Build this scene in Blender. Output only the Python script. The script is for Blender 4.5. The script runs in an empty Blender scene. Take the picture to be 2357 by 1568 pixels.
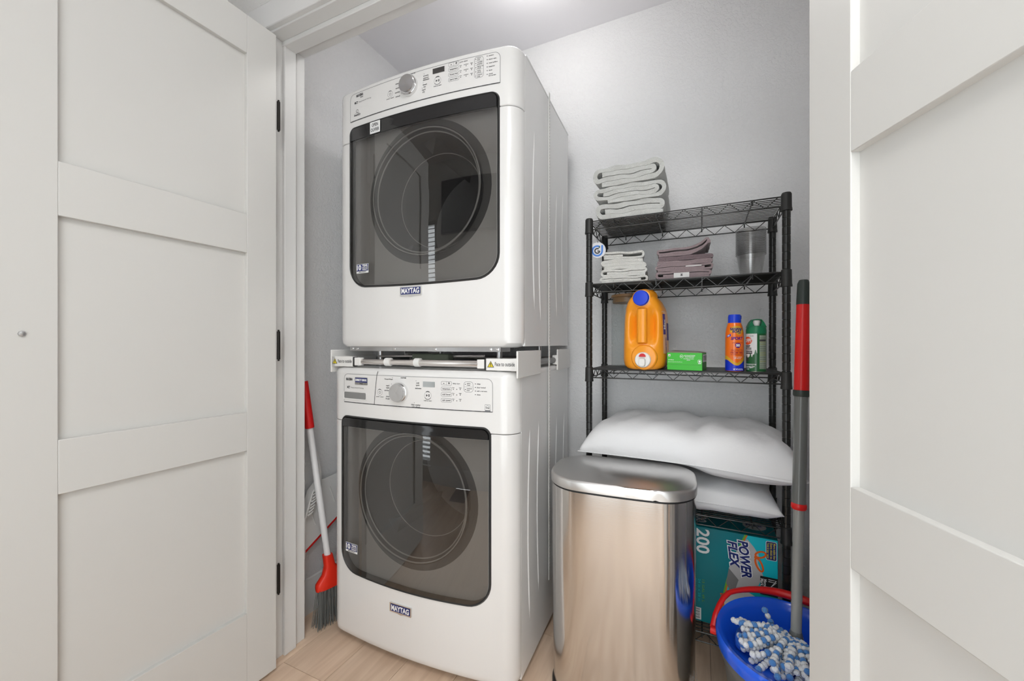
import bpy, bmesh, math, random
from mathutils import Vector, Matrix
random.seed(7)
S = bpy.context.scene
COL = S.collection
R = math.radians
sin, cos, pi = math.sin, math.cos, math.pi

# ------------------------------------------------------------------ camera, world, exposure
# world axes: x along the closet opening (to the right), y into the closet, z up, floor at 0
cam = bpy.data.cameras.new('camera')
cam.sensor_width = 36.0
cam.lens = 928.5 / 2357 * 36.0
cam.shift_y = (792.4 - 784) / 2357
cam.clip_start = 0.02
co = bpy.data.objects.new('camera', cam)
co.location = (0, 0, 1.049)
co.rotation_euler = (R(90), 0, R(25.05))
COL.objects.link(co)
S.camera = co
S.view_settings.view_transform = 'Standard'
S.view_settings.look = 'None'
S.view_settings.exposure = 1.0
S.cycles.transparent_max_bounces = 64
S.view_settings.gamma = 1.0
S.view_settings.use_curve_mapping = False
W_ = bpy.data.worlds.new('world')
S.world = W_
W_.use_nodes = True
W_.node_tree.nodes['Background'].inputs[0].default_value = (0.97, 0.98, 1.0, 1)
W_.node_tree.nodes['Background'].inputs[1].default_value = 2.1
LAMP_CLOSET = 13.0      # emission of the small closet bulb
LAMP_FILL = 7.5         # emission of the unseen fill lamp added over the camera

# ------------------------------------------------------------------ materials
MATS = {}

def mat(name, col, rough=.5, metal=0., coat=0., bump=None, emit=None, spec=.5, var=None, aniso=0., sheen=0., trans=0., ior=1.45, axis='Z', arot=0.):
    if name in MATS:
        return MATS[name]
    m = bpy.data.materials.new(name)
    m.use_nodes = True
    nt = m.node_tree
    b = nt.nodes['Principled BSDF']
    I = b.inputs
    I['Base Color'].default_value = (*col, 1)
    I['Roughness'].default_value = rough
    I['Metallic'].default_value = metal
    I['Coat Weight'].default_value = coat
    I['Coat Roughness'].default_value = .08
    I['Specular IOR Level'].default_value = spec
    I['Sheen Weight'].default_value = sheen
    I['Transmission Weight'].default_value = trans
    I['IOR'].default_value = ior
    if emit:
        I['Emission Color'].default_value = (*emit[0], 1)
        I['Emission Strength'].default_value = emit[1]
    tc = nt.nodes.new('ShaderNodeTexCoord')
    if aniso:
        I['Anisotropic'].default_value = aniso
        tg = nt.nodes.new('ShaderNodeTangent')
        tg.direction_type = 'RADIAL'
        tg.axis = axis
        I['Anisotropic Rotation'].default_value = arot
        nt.links.new(tg.outputs[0], I['Tangent'])
    if bump:
        kind, scale, strength, dist = bump
        if kind == 'knock':
            n = nt.nodes.new('ShaderNodeTexNoise')
            n.inputs['Scale'].default_value = scale
            n.inputs['Detail'].default_value = 3
            n.inputs['Roughness'].default_value = .55
            n.inputs['Distortion'].default_value = .7
            r = nt.nodes.new('ShaderNodeValToRGB')
            r.color_ramp.elements[0].position = .44
            r.color_ramp.elements[1].position = .56
            nt.links.new(tc.outputs['Object'], n.inputs['Vector'])
            nt.links.new(n.outputs[0], r.inputs[0])
            src = r.outputs[0]
        elif kind == 'brush':
            mp = nt.nodes.new('ShaderNodeMapping')
            mp.inputs['Scale'].default_value = (1, 1, 60)
            n = nt.nodes.new('ShaderNodeTexNoise')
            n.inputs['Scale'].default_value = scale
            n.inputs['Detail'].default_value = 3
            nt.links.new(tc.outputs['Object'], mp.inputs[0])
            nt.links.new(mp.outputs[0], n.inputs['Vector'])
            src = n.outputs[0]
        elif kind == 'weave':
            w = nt.nodes.new('ShaderNodeTexVoronoi')
            w.inputs['Scale'].default_value = scale
            nt.links.new(tc.outputs['Object'], w.inputs['Vector'])
            src = w.outputs['Distance']
        else:
            n = nt.nodes.new('ShaderNodeTexNoise')
            n.inputs['Scale'].default_value = scale
            n.inputs['Detail'].default_value = 4
            nt.links.new(tc.outputs['Object'], n.inputs['Vector'])
            src = n.outputs[0]
        bp = nt.nodes.new('ShaderNodeBump')
        bp.inputs['Strength'].default_value = strength
        bp.inputs['Distance'].default_value = dist
        nt.links.new(src, bp.inputs['Height'])
        nt.links.new(bp.outputs[0], I['Normal'])
    if var:
        scale, col2 = var
        n = nt.nodes.new('ShaderNodeTexNoise')
        n.inputs['Scale'].default_value = scale
        n.inputs['Detail'].default_value = 3
        mx = nt.nodes.new('ShaderNodeMix')
        mx.data_type = 'RGBA'
        mx.inputs[6].default_value = (*col, 1)
        mx.inputs[7].default_value = (*col2, 1)
        nt.links.new(tc.outputs['Object'], n.inputs['Vector'])
        nt.links.new(n.outputs[0], mx.inputs[0])
        nt.links.new(mx.outputs[2], I['Base Color'])
    MATS[name] = m
    return m

def glassy(name, tint, ior=1.5, rough=.0, boost=0.):
    """thin pane: tinted see-through plus a Fresnel mirror reflection"""
    m = bpy.data.materials.new(name)
    m.use_nodes = True
    nt = m.node_tree
    nt.nodes.remove(nt.nodes['Principled BSDF'])
    out = nt.nodes['Material Output']
    t = nt.nodes.new('ShaderNodeBsdfTransparent')
    t.inputs[0].default_value = (*tint, 1)
    g = nt.nodes.new('ShaderNodeBsdfGlossy')
    g.inputs['Roughness'].default_value = rough
    fr = nt.nodes.new('ShaderNodeFresnel')
    ge = nt.nodes.new('ShaderNodeNewGeometry')      # same reflectance from both sides of the thin wall
    e1 = nt.nodes.new('ShaderNodeMath')
    e1.operation = 'MULTIPLY_ADD'
    e1.inputs[1].default_value = -2
    e1.inputs[2].default_value = 1
    e2 = nt.nodes.new('ShaderNodeMath')
    e2.operation = 'POWER'
    e2.inputs[0].default_value = ior
    nt.links.new(ge.outputs['Backfacing'], e1.inputs[0])
    nt.links.new(e1.outputs[0], e2.inputs[1])
    nt.links.new(e2.outputs[0], fr.inputs[0])
    ad = nt.nodes.new('ShaderNodeMath')
    ad.operation = 'ADD'
    ad.use_clamp = True
    ad.inputs[1].default_value = boost
    mx = nt.nodes.new('ShaderNodeMixShader')
    nt.links.new(fr.outputs[0], ad.inputs[0])
    nt.links.new(ad.outputs[0], mx.inputs[0])
    nt.links.new(t.outputs[0], mx.inputs[1])
    nt.links.new(g.outputs[0], mx.inputs[2])
    nt.links.new(mx.outputs[0], out.inputs[0])
    MATS[name] = m
    return m

def wood_mat():
    m = bpy.data.materials.new('plank_wood')
    m.use_nodes = True
    nt = m.node_tree
    b = nt.nodes['Principled BSDF']
    b.inputs['Roughness'].default_value = .42
    tc = nt.nodes.new('ShaderNodeTexCoord')
    oi = nt.nodes.new('ShaderNodeObjectInfo')
    mp = nt.nodes.new('ShaderNodeMapping')
    mp.inputs['Scale'].default_value = (16, 1.3, 1)
    ad = nt.nodes.new('ShaderNodeVectorMath')
    ad.operation = 'ADD'
    sc = nt.nodes.new('ShaderNodeMath')
    sc.operation = 'MULTIPLY'
    sc.inputs[1].default_value = 37
    nt.links.new(oi.outputs['Random'], sc.inputs[0])
    nt.links.new(tc.outputs['Object'], ad.inputs[0])
    nt.links.new(sc.outputs[0], ad.inputs[1])
    nt.links.new(ad.outputs[0], mp.inputs[0])
    n = nt.nodes.new('ShaderNodeTexNoise')
    n.inputs['Scale'].default_value = 2.2
    n.inputs['Detail'].default_value = 6
    n.inputs['Distortion'].default_value = .6
    nt.links.new(mp.outputs[0], n.inputs['Vector'])
    r = nt.nodes.new('ShaderNodeValToRGB')
    e = r.color_ramp.elements
    e[0].position, e[0].color = .3, (.62, .44, .31, 1)
    e[1].position, e[1].color = .7, (.79, .60, .45, 1)
    nt.links.new(n.outputs[0], r.inputs[0])
    hs = nt.nodes.new('ShaderNodeHueSaturation')
    ma = nt.nodes.new('ShaderNodeMapRange')
    ma.inputs[3].default_value = .92
    ma.inputs[4].default_value = 1.08
    nt.links.new(oi.outputs['Random'], ma.inputs[0])
    nt.links.new(ma.outputs[0], hs.inputs['Value'])
    nt.links.new(r.outputs[0], hs.inputs['Color'])
    nt.links.new(hs.outputs[0], b.inputs['Base Color'])
    bp = nt.nodes.new('ShaderNodeBump')
    bp.inputs['Strength'].default_value = .06
    bp.inputs['Distance'].default_value = .002
    nt.links.new(n.outputs[0], bp.inputs['Height'])
    nt.links.new(bp.outputs[0], b.inputs['Normal'])
    return m

M_WALL = mat('wall_paint', (.76, .76, .765), .62, bump=('knock', 95, .42, .0022))
M_WALLR = mat('room_wall_paint', (.74, .73, .71), .62, bump=('knock', 95, .4, .002))
M_CEIL = mat('ceiling_paint', (.88, .87, .90), .7, bump=('noise', 120, .08, .001))
M_TRIM = mat('trim_paint', (.73, .725, .715), .36)
M_DOOR = mat('door_paint', (.655, .645, .622), .34)
M_PLANK = wood_mat()
M_SUB = mat('subfloor', (.16, .11, .08), .8)
M_WHITE = mat('appliance_white', (.78, .77, .76), .2, coat=.5)
M_SHEET = mat('appliance_sheet', (.81, .805, .80), .28, coat=.2)
M_PANEL = mat('control_panel', (.76, .75, .74), .3)
M_PRINT = mat('grey_print', (.05, .05, .055), .5)
M_LINE = mat('line_print', (.17, .17, .18), .5)
M_BLACK = mat('black_gloss', (.012, .012, .013), .08, coat=.5)
M_BLACKM = mat('black_matte', (.02, .02, .021), .5)
M_RUBBER = mat('dark_gasket', (.03, .03, .03), .35)
M_CHROME = mat('chrome', (.78, .78, .78), .12, metal=1)
M_KNOB = mat('brushed_knob', (.66, .66, .67), .22, metal=1, aniso=.8, axis='Y', arot=.25)
M_STEEL = mat('zinc_steel', (.6, .6, .61), .3, metal=1)
M_DRUM = mat('drum_grey', (.38, .38, .385), .4, metal=.3)
M_INNER = mat('door_inner_grey', (.50, .49, .48), .4)
M_NAVY = mat('navy_badge', (.02, .03, .16), .3)
M_WTEXT = mat('white_print', (.85, .85, .85), .4)
M_GLASS = glassy('smoked_glass', (.54, .53, .52), 1.75, .0, .05)
M_BOWL = glassy('clear_bowl', (.80, .80, .80), 1.3, .03, .0)
M_JAR = glassy('jar_glass', (.90, .92, .92), 1.35, .0, 0)
M_CUP = glassy('clear_plastic', (.99, .99, .99), 1.12, .25, .025)
M_WIRE = mat('black_coated_wire', (.014, .014, .013), .28, coat=.3)
M_LINER = mat('black_liner', (.022, .022, .021), .45)

# ------------------------------------------------------------------ mesh helpers
class MB:
    def __init__(s):
        s.v, s.f, s.mi = [], [], []

    def add(s, vs, fs, mi=0):
        o = len(s.v)
        s.v += [tuple(p) for p in vs]
        s.f += [tuple(i + o for i in f) for f in fs]
        s.mi += [mi] * len(fs)
        return s

    def box(s, x0, x1, y0, y1, z0, z1, mi=0):
        return s.add([(x0, y0, z0), (x1, y0, z0), (x1, y1, z0), (x0, y1, z0), (x0, y0, z1), (x1, y0, z1), (x1, y1, z1), (x0, y1, z1)],
                     [(3, 2, 1, 0), (4, 5, 6, 7), (0, 1, 5, 4), (1, 2, 6, 5), (2, 3, 7, 6), (3, 0, 4, 7)], mi)

    def loft(s, secs, cap0=True, cap1=True, mi=0, closed=True):
        n = len(secs[0])
        vs = [p for sec in secs for p in sec]
        fs = []
        for j in range(len(secs) - 1):
            for i in range(n if closed else n - 1):
                k = (i + 1) % n
                fs.append((j * n + i, j * n + k, (j + 1) * n + k, (j + 1) * n + i))
        if cap0:
            fs.append(tuple(reversed(range(n))))
        if cap1:
            fs.append(tuple((len(secs) - 1) * n + i for i in range(n)))
        return s.add(vs, fs, mi)

    def tube(s, path, r, seg=8, closed=False, caps=True, mi=0):
        P = [Vector(p) for p in path]
        n = len(P)
        rr = r if isinstance(r, (list, tuple)) else [r] * n
        secs = []
        up = None
        for i in range(n):
            if closed:
                t = P[(i + 1) % n] - P[i - 1]
            else:
                t = P[min(i + 1, n - 1)] - P[max(i - 1, 0)]
            if t.length < 1e-9:
                t = Vector((0, 0, 1))
            t.normalize()
            if up is None:
                up = Vector((0, 0, 1)) if abs(t.z) < .9 else Vector((1, 0, 0))
            a = (up - t * up.dot(t))
            if a.length < 1e-6:
                a = t.orthogonal()
            a.normalize()
            up = a
            b = t.cross(a)
            secs.append([P[i] + (a * cos(2 * pi * k / seg) + b * sin(2 * pi * k / seg)) * rr[i] for k in range(seg)])
        if closed:
            secs.append(secs[0])
            return s.loft(secs, False, False, mi)
        return s.loft(secs, caps, caps, mi)

    def cyl(s, p0, p1, r, r1=None, seg=20, mi=0, caps=True):
        return s.tube([p0, p1], [r, r if r1 is None else r1], seg, caps=caps, mi=mi)

    def lathe(s, prof, seg=28, c=(0, 0, 0), mi=0, axis='z', cap0=True, cap1=True, sx=1, sy=1):
        secs = []
        for r, z in prof:
            ring = []
            for k in range(seg):
                a = 2 * pi * k / seg
                x, y = r * cos(a) * sx, r * sin(a) * sy
                if axis == 'z':
                    ring.append((c[0] + x, c[1] + y, c[2] + z))
                else:  # axis -y : z of the profile runs towards the viewer (-y)
                    ring.append((c[0] + x, c[1] - z, c[2] + y))
            secs.append(ring)
        return s.loft(secs, cap0, cap1, mi)

    def poly(s, pts, fn, mi=0):
        return s.add([fn(*p) for p in pts], [tuple(range(len(pts)))], mi)

    def strip(s, pts, w, fn, mi=0, closed=False):
        """flat printed line of width w following 2D points"""
        n = len(pts)
        L, Rr = [], []
        for i in range(n):
            a = pts[i - 1] if (i > 0 or closed) else pts[i]
            b = pts[(i + 1) % n] if (i < n - 1 or closed) else pts[i]
            dx, dy = b[0] - a[0], b[1] - a[1]
            l = math.hypot(dx, dy) or 1
            nx, ny = -dy / l * w / 2, dx / l * w / 2
            L.append((pts[i][0] + nx, pts[i][1] + ny))
            Rr.append((pts[i][0] - nx, pts[i][1] - ny))
        vs = [fn(*p) for p in L] + [fn(*p) for p in Rr]
        fs = []
        for i in range(n if closed else n - 1):
            k = (i + 1) % n
            fs.append((i, k, n + k, n + i))
        return s.add(vs, fs, mi)

    def ribbon(s, path, t, ys, wob=0., ph=0., mi=0):
        """thick folded sheet: 2D centre line (x,z) swept along y"""
        n = len(path)
        L, Rr = [], []
        for i in range(n):
            a, b = path[max(i - 1, 0)], path[min(i + 1, n - 1)]
            dx, dz = b[0] - a[0], b[1] - a[1]
            l = math.hypot(dx, dz) or 1
            nx, nz = -dz / l * t / 2, dx / l * t / 2
            L.append((path[i][0] + nx, path[i][1] + nz))
            Rr.append((path[i][0] - nx, path[i][1] - nz))
        ring = L + Rr[::-1]
        m = len(ring)
        secs = []
        for j, y in enumerate(ys):
            e = .0
            if j in (0, len(ys) - 1):
                e = 1
            sec = []
            for i, (x, z) in enumerate(ring):
                w1 = wob * sin(ph + x * 40 + j * 1.3) + wob * .6 * sin(ph * 2 + x * 95 + z * 60 + j)
                sec.append((x + wob * .5 * sin(ph + j * 2.1 + z * 90), y + wob * 1.2 * sin(ph + x * 60 + z * 130), z + w1 * min(1, z / .012)))
            secs.append(sec)
        o = len(s.v)
        s.v += [p for sec in secs for p in sec]
        fs = []
        for j in range(len(ys) - 1):
            for i in range(m):
                k = (i + 1) % m
                fs.append((o + j * m + i, o + j * m + k, o + (j + 1) * m + k, o + (j + 1) * m + i))
        for j in (0, len(ys) - 1):
            for i in range(n - 1):
                q = (o + j * m + i, o + j * m + i + 1, o + j * m + m - 2 - i, o + j * m + m - 1 - i)
                fs.append(q)
        s.f += fs
        s.mi += [mi] * len(fs)
        return s

    def build(s, name, mats, parent=None, smooth=38, bevel=None, recalc=True, loc=None, rot=None, seg=2):
        me = bpy.data.meshes.new(name)
        me.from_pydata(s.v, [], s.f)
        if not isinstance(mats, (list, tuple)):
            mats = [mats]
        for m in mats:
            me.materials.append(m)
        me.polygons.foreach_set('material_index', s.mi)
        if recalc:
            bm = bmesh.new()
            bm.from_mesh(me)
            bmesh.ops.recalc_face_normals(bm, faces=bm.faces)
            bm.to_mesh(me)
            bm.free()
        if smooth:
            me.shade_smooth()
            me.set_sharp_from_angle(angle=R(smooth))
        me.update()
        o = bpy.data.objects.new(name, me)
        COL.objects.link(o)
        o.parent = parent
        if loc:
            o.location = loc
        if rot:
            o.rotation_euler = rot
        if bevel:
            b = o.modifiers.new('bevel', 'BEVEL')
            b.width = bevel
            b.segments = seg
            b.limit_method = 'ANGLE'
            b.angle_limit = R(40)
        return o

def tag(o, label=None, cat=None, group=None, kind=None):
    if label: o['label'] = label
    if cat: o['category'] = cat
    if group: o['group'] = group
    if kind: o['kind'] = kind
    return o

def thing(name, label, cat, loc=(0, 0, 0), rz=0, group=None):
    o = bpy.data.objects.new(name, None)
    COL.objects.link(o)
    o.empty_display_size = .05
    o.location = loc
    o.rotation_euler = (0, 0, rz)
    return tag(o, label, cat, group)

def bx(name, m, x0, x1, y0, y1, z0, z1, parent=None, bevel=None, **k):
    return MB().box(x0, x1, y0, y1, z0, z1).build(name, m, parent, bevel=bevel, **k)

def rrect(w, h, r, n=5, cx=0, cy=0):
    if not isinstance(r, (list, tuple)):
        r = [r] * 4          # br, tr, tl, bl
    pts = []
    for (sx, sy, a0, rr) in ((1, -1, -90, r[0]), (1, 1, 0, r[1]), (-1, 1, 90, r[2]), (-1, -1, 180, r[3])):
        for k in range(n + 1):
            a = R(a0 + 90 * k / n)
            pts.append((cx + sx * (w / 2 - rr) + rr * cos(a), cy + sy * (h / 2 - rr) + rr * sin(a)))
    return pts

def arc(cx, cy, r, a0, a1, n=10):
    return [(cx + r * cos(R(a0 + (a1 - a0) * k / n)), cy + r * sin(R(a0 + (a1 - a0) * k / n))) for k in range(n + 1)]

def clip_poly(pts, zc, keep_above):
    out = []
    n = len(pts)
    for i in range(n):
        a, b = pts[i], pts[(i + 1) % n]
        ia, ib = (a[1] >= zc) == keep_above, (b[1] >= zc) == keep_above
        if ia:
            out.append(a)
        if ia != ib:
            t = (zc - a[1]) / (b[1] - a[1])
            out.append((a[0] + (b[0] - a[0]) * t, zc))
    return out

def densify(pts, d):
    out = []
    n = len(pts)
    for i in range(n):
        a, b = pts[i], pts[(i + 1) % n]
        k = max(1, int(math.hypot(b[0] - a[0], b[1] - a[1]) / d))
        for j in range(k):
            out.append((a[0] + (b[0] - a[0]) * j / k, a[1] + (b[1] - a[1]) * j / k))
    return out

TC = {}
def text2d(body, size=1., bold=0., shear=0.):
    key = (body, bold, shear)
    if key not in TC:
        cu = bpy.data.curves.new('lettering', 'FONT')
        cu.body = body
        cu.size = 1
        cu.resolution_u = 3
        cu.offset = bold
        cu.shear = shear
        cu.align_x = 'CENTER'
        cu.align_y = 'CENTER'
        ob = bpy.data.objects.new('lettering', cu)
        me = ob.to_mesh()
        vs = [(v.co.x, v.co.y) for v in me.vertices]
        fs = [tuple(p.vertices) for p in me.polygons]
        ob.to_mesh_clear()
        bpy.data.objects.remove(ob)
        bpy.data.curves.remove(cu)
        TC[key] = (vs, fs)
    return TC[key]

def put(mb, body, fn, x, z, size, mi=0, bold=0., rot=0., width=None, align='c', shear=0., flip=1):
    """flat lettering mapped through fn(a,b)->3D; width squeezes the line to that length"""
    vs, fs = text2d(body, 1, bold, shear)
    if not vs:
        return
    xs = [v[0] for v in vs]
    x0, x1 = min(xs), max(xs)
    k = size
    kx = size if width is None else width / (x1 - x0)
    off = -(x0 + x1) / 2 if align == 'c' else -x0
    c, s_ = cos(R(rot)), sin(R(rot))
    out = []
    for a, b in vs:
        p, q = (a + off) * kx * flip, b * k
        out.append(fn(x + p * c - q * s_, z + p * s_ + q * c))
    mb.add(out, fs, mi)

# ------------------------------------------------------------------ setting: closet shell, doors, room
UL, UR, NB, NF = -1.395, .42, 1.753, .985      # closet: left wall, right wall, back wall, inner face of the front wall
ZC = 2.44
RL, RR, RN = -2.7, 1.7, -.60                   # room behind the photographer
def struct(o, label=None):
    return tag(o, label, kind='structure')

fl = struct(bx('floor', M_SUB, RL, RR, RN, NB + .1, -.06, -.010))
pw = .182
k = 0
x = RL
row = 0
while x < RR - .01:
    x1 = min(x + pw, RR)
    y = RN - random.random() * 1.1
    if row == 8:
        y = -.334
    first = True
    while y < NB:
        y1 = min(y + 1.22, NB + .05)
        ya, yb = max(y, RN), y1
        if yb - ya > .03:
            MB().box(-(x1 - x) / 2 + .0006, (x1 - x) / 2 - .0006, -(yb - ya) / 2 + .0006, (yb - ya) / 2 - .0006, -.010, 0).build(
                'plank', M_PLANK, fl, smooth=None, loc=((x + x1) / 2, (ya + yb) / 2, 0))
        y = y1
    x = x1
    row += 1

struct(bx('wall_left', M_WALL, UL - .1, UL, NF, NB + .1, 0, ZC))
struct(bx('wall_back', M_WALL, UL, UR, NB, NB + .1, 0, ZC))
struct(bx('wall_right', M_WALL, UR, UR + .1, NF, NB + .1, 0, ZC))
struct(bx('ceiling', M_CEIL, RL - .1, RR + .1, RN - .1, NB + .1, ZC, ZC + .1))
OL, OR, OZ = -1.296, .222, 2.086                # rough opening
fw = MB().box(RL, OL, .864, NF, 0, ZC).box(OR, RR, .864, NF, 0, ZC).box(OL, OR, .864, NF, OZ, ZC)
struct(fw.build('wall_front', M_WALLR, smooth=None))
# jamb, stops and casing
t1 = struct(MB().box(OL, OL + .018, .862, .990, 0, OZ).build('trim_1', M_TRIM, bevel=.0015), 'white painted closet jamb beside the folded-back door')
bx('door_stop', M_TRIM, OL + .018, OL + .030, .905, .948, 0, OZ - .018, t1, bevel=.002)
t2 = struct(MB().box(OR - .018, OR, .862, .990, 0, OZ).build('trim_2', M_TRIM, bevel=.0015))
bx('door_stop', M_TRIM, OR - .030, OR - .018, .905, .948, 0, OZ - .018, t2, bevel=.002)
t3 = struct(MB().box(OL + .018, OR - .018, .862, .990, OZ - .018, OZ).build('trim_3', M_TRIM, bevel=.0015))
bx('door_stop', M_TRIM, OL + .018, OR - .018, .903, .948, OZ - .034, OZ - .018, t3, bevel=.002)
def casing(name, x0, x1, z0, z1):
    struct(bx(name, M_TRIM, x0, x1, .846, .864, z0, z1, bevel=.003))
casing('trim_4', OL - .08, OL + .008, 0, OZ - .012)
casing('trim_5', OR - .008, OR + .08, 0, OZ - .012)
casing('trim_6', OL - .08, OR + .08, OZ - .012, OZ + .07)
# casing of the inner side
def inner_case(name, x0, x1, z0, z1):
    struct(bx(name, M_TRIM, x0, x1, NF, NF + .008, z0, z1, bevel=.002))
inner_case('trim_7', OL - .03, OL + .004, 0, OZ + .03)
# baseboards
def baseboard(name, prof_fn, a, b):
    prof = [(0, 0), (.016, 0), (.016, .092), (.013, .098), (.013, .108), (.008, .118), (.006, .128), (0, .132)]
    mb = MB()
    mb.loft([[prof_fn(t, d, z) for d, z in prof] for t in (a, b)])
    struct(mb.build(name, M_TRIM, smooth=30))
baseboard('baseboard_left', lambda t, d, z: (UL + d, t, z), NF, NB)
baseboard('baseboard_back', lambda t, d, z: (t, NB - d, z), UL + .016, UR - .016)
baseboard('baseboard_right', lambda t, d, z: (UR - d, t, z), NF, NB)
baseboard('baseboard_rear', lambda t, d, z: (t, RN + d, z), -1.55, RR)

# room walls
struct(bx('wall_room_left', M_WALLR, RL - .1, RL, RN - .1, NF, 0, ZC))
struct(bx('wall_room_right', M_WALLR, RR, RR + .1, RN - .1, NF, 0, ZC))
wx0, wx1, wz0, wz1 = -2.00, -1.60, .12, 2.02     # tall window in the rear wall
vx0, vx1, vz0, vz1 = -.66, .74, .06, 2.08       # unseen wide window added behind the photographer as daylight fill for the closet
rw = MB().box(RL, wx0, RN - .1, RN, 0, ZC).box(wx1, vx0, RN - .1, RN, 0, ZC).box(vx1, RR, RN - .1, RN, 0, ZC)
for a_, b_, c_, d_ in ((wx0, wx1, wz0, wz1), (vx0, vx1, vz0, vz1)):
    rw.box(a_, b_, RN - .1, RN, 0, c_).box(a_, b_, RN - .1, RN, d_, ZC)
struct(rw.build('wall_rear', M_WALLR, smooth=None))
def window(name, x0, x1, z0, z1, mullions):
    f = MB().box(x0, x0 + .03, RN - .08, RN - .04, z0, z1).box(x1 - .03, x1, RN - .08, RN - .04, z0, z1).box(
        x0 + .03, x1 - .03, RN - .08, RN - .04, z0, z0 + .03).box(x0 + .03, x1 - .03, RN - .08, RN - .04, z1 - .03, z1)
    for m_ in mullions:
        f.box(m_ - .025, m_ + .025, RN - .08, RN - .04, z0 + .03, z1 - .03)
    w = struct(f.build(name, M_TRIM, smooth=None))
    xs = [x0 + .03] + [q for m_ in mullions for q in (m_ - .025, m_ + .025)] + [x1 - .03]
    for i in range(0, len(xs), 2):
        bx('pane', M_JAR, xs[i], xs[i + 1], RN - .062, RN - .058, z0 + .03, z1 - .03, w)
    return w
win = window('window_1', wx0, wx1, wz0, wz1, [])
window('fill_window', vx0, vx1, vz0, vz1, [-.19, .27])
slat = None
M_SLAT = mat('blind_slat', (.85, .86, .87), .5)
z = wz0 + .05
while z < wz1 - .02:
    if slat is None:
        slat = MB().box(wx0 + .01, wx1 - .01, -.012, .012, -.0008, .0008).build('blind_slat', M_SLAT, win, smooth=None)
        o = slat
    else:
        o = slat.copy(); COL.objects.link(o); o.parent = win
    o.location = (0, RN - .022, z)
    o.rotation_euler = (R(-30), 0, 0)
    z += .035

def panel_door(name, hinge, d, width, stile0, stile1, face_off, label):
    """three-panel shaker door; local x from hinge towards the free edge, y = thickness"""
    root = bpy.data.objects.new(name, None)
    COL.objects.link(root)
    root.location = (hinge[0], hinge[1], 0)
    root.rotation_euler = (0, 0, math.atan2(d[1], d[0]))
    tag(root, label, kind='structure')
    T = .035
    y0, y1 = (0, T) if face_off > 0 else (-T, 0)
    zb, zt = .014, 2.036
    bx('stile', M_DOOR, 0, stile0, y0, y1, zb, zt, root, bevel=.0012)
    bx('stile', M_DOOR, width - stile1, width, y0, y1, zb, zt, root, bevel=.0012)
    for a, b in ((zb, .242), (.729, .845), (1.323, 1.4385), (1.9205, zt)):
        bx('rail', M_DOOR, stile0, width - stile1, y0, y1, a, b, root, bevel=.0012)
    for a, b in ((.242, .729), (.845, 1.323), (1.4385, 1.9205)):
        bx('panel', M_DOOR, stile0 - .004, width - stile1 + .004, y0 + .0125, y1 - .0125, a - .004, b + .004, root)
    return root
d1 = panel_door('door_1', (-1.228, .849), (-.017, -.9998), .60, .091, .119, -1, 'white three-panel door standing open beside the broom')
d2 = panel_door('door_2', (.162, .809), (.3637, -.9316), .80, .0885, .115, 1, 'white three-panel door standing open beside the mop bucket')
M_HINGE = mat('dark_hinge', (.02, .018, .016), .35, metal=.7)
for z in (1.781, 1.045, .296):
    MB().cyl((-.006, .002, z - .045), (-.006, .002, z + .045), .005, seg=10).cyl((-.006, .002, z - .05), (-.006, .002, z - .045), .003, seg=8).cyl(
        (-.006, .002, z + .045), (-.006, .002, z + .05), .003, seg=8).build('hinge', M_HINGE, d1)
    MB().cyl((-.007, .04, z - .045), (-.007, .04, z + .045), .005, seg=10).build('hinge', M_HINGE, d2)
MB().lathe([(.0055, .001), (.0062, -.0015), (.005, -.004), (.002, -.005)], 8, (.5316, 0, 1.07), axis='-y').build('screw', M_STEEL, d1, rot=(0, 0, 0))

# ------------------------------------------------------------------ lamps
def lamp_fixture(name, label, loc, r, strength, base_r, globe=False):
    root = thing(name, label, 'lamp', loc)
    m = mat(name + '_glow', (.9, .9, .9), .5, emit=((1.0, .985, .965), strength))
    MB().lathe([(base_r, 0), (base_r, -.012), (base_r * .8, -.02)], 32).build('ceiling_plate', M_TRIM, root)
    if globe:
        prof = [(base_r * .55, -.018), (base_r * .5, -.03)] + [(r * cos(R(a)), -.028 - r + r * sin(R(a))) for a in (60, 40, 20, 0, -20, -40, -60, -80)]
    else:
        prof = [(r * cos(R(a)), -.02 + r * .25 * sin(R(a))) for a in (0, -20, -40, -60, -80)]
    MB().lathe(prof, 32, cap0=False).build('diffuser', m, root, smooth=80)
lamp_fixture('closet_lamp', 'small round globe lamp on the closet ceiling above the dryer', (-.54, 1.30, ZC), .055, LAMP_CLOSET, .075, True)
lamp_fixture('fill_lamp', 'wide round fill lamp added on the room ceiling', (.15, -.22, ZC), .30, LAMP_FILL, .31)

# ------------------------------------------------------------------ washer and dryer
MW = .715
HW = MW / 2
ROT = R(2.625)
P0 = Vector((-.4951, 1.155))
ORG = P0 + Vector((-HW * cos(ROT), -HW * sin(ROT)))

def yfront(x, base, eo, sag):
    return base - eo - sag * (1 - (x / HW) ** 2)

def plan(base, eo, sag, d=0., r=.05, n=8, m=24):
    """closed convex plan outline of the bowed front, from the cabinet edge round to the other edge"""
    hw = HW - d
    pts = [(-hw, base)]
    ye = yfront(hw - r, base, eo, sag) + d
    top = min(ye + r * 1.0, base - .002)
    ry = top - ye
    for k in range(n + 1):
        a = R(180 + 90 * k / n)
        pts.append((-(hw - r) + r * cos(a), top + ry * sin(a)))
    for k in range(1, m):
        x = -(hw - r) + 2 * (hw - r) * k / m
        pts.append((x, yfront(x, base, eo, sag) + d))
    for k in range(n + 1):
        a = R(270 + 90 * k / n)
        pts.append(((hw - r) + r * cos(a), top + ry * sin(a)))
    pts.append((hw, base))
    return pts

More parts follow.
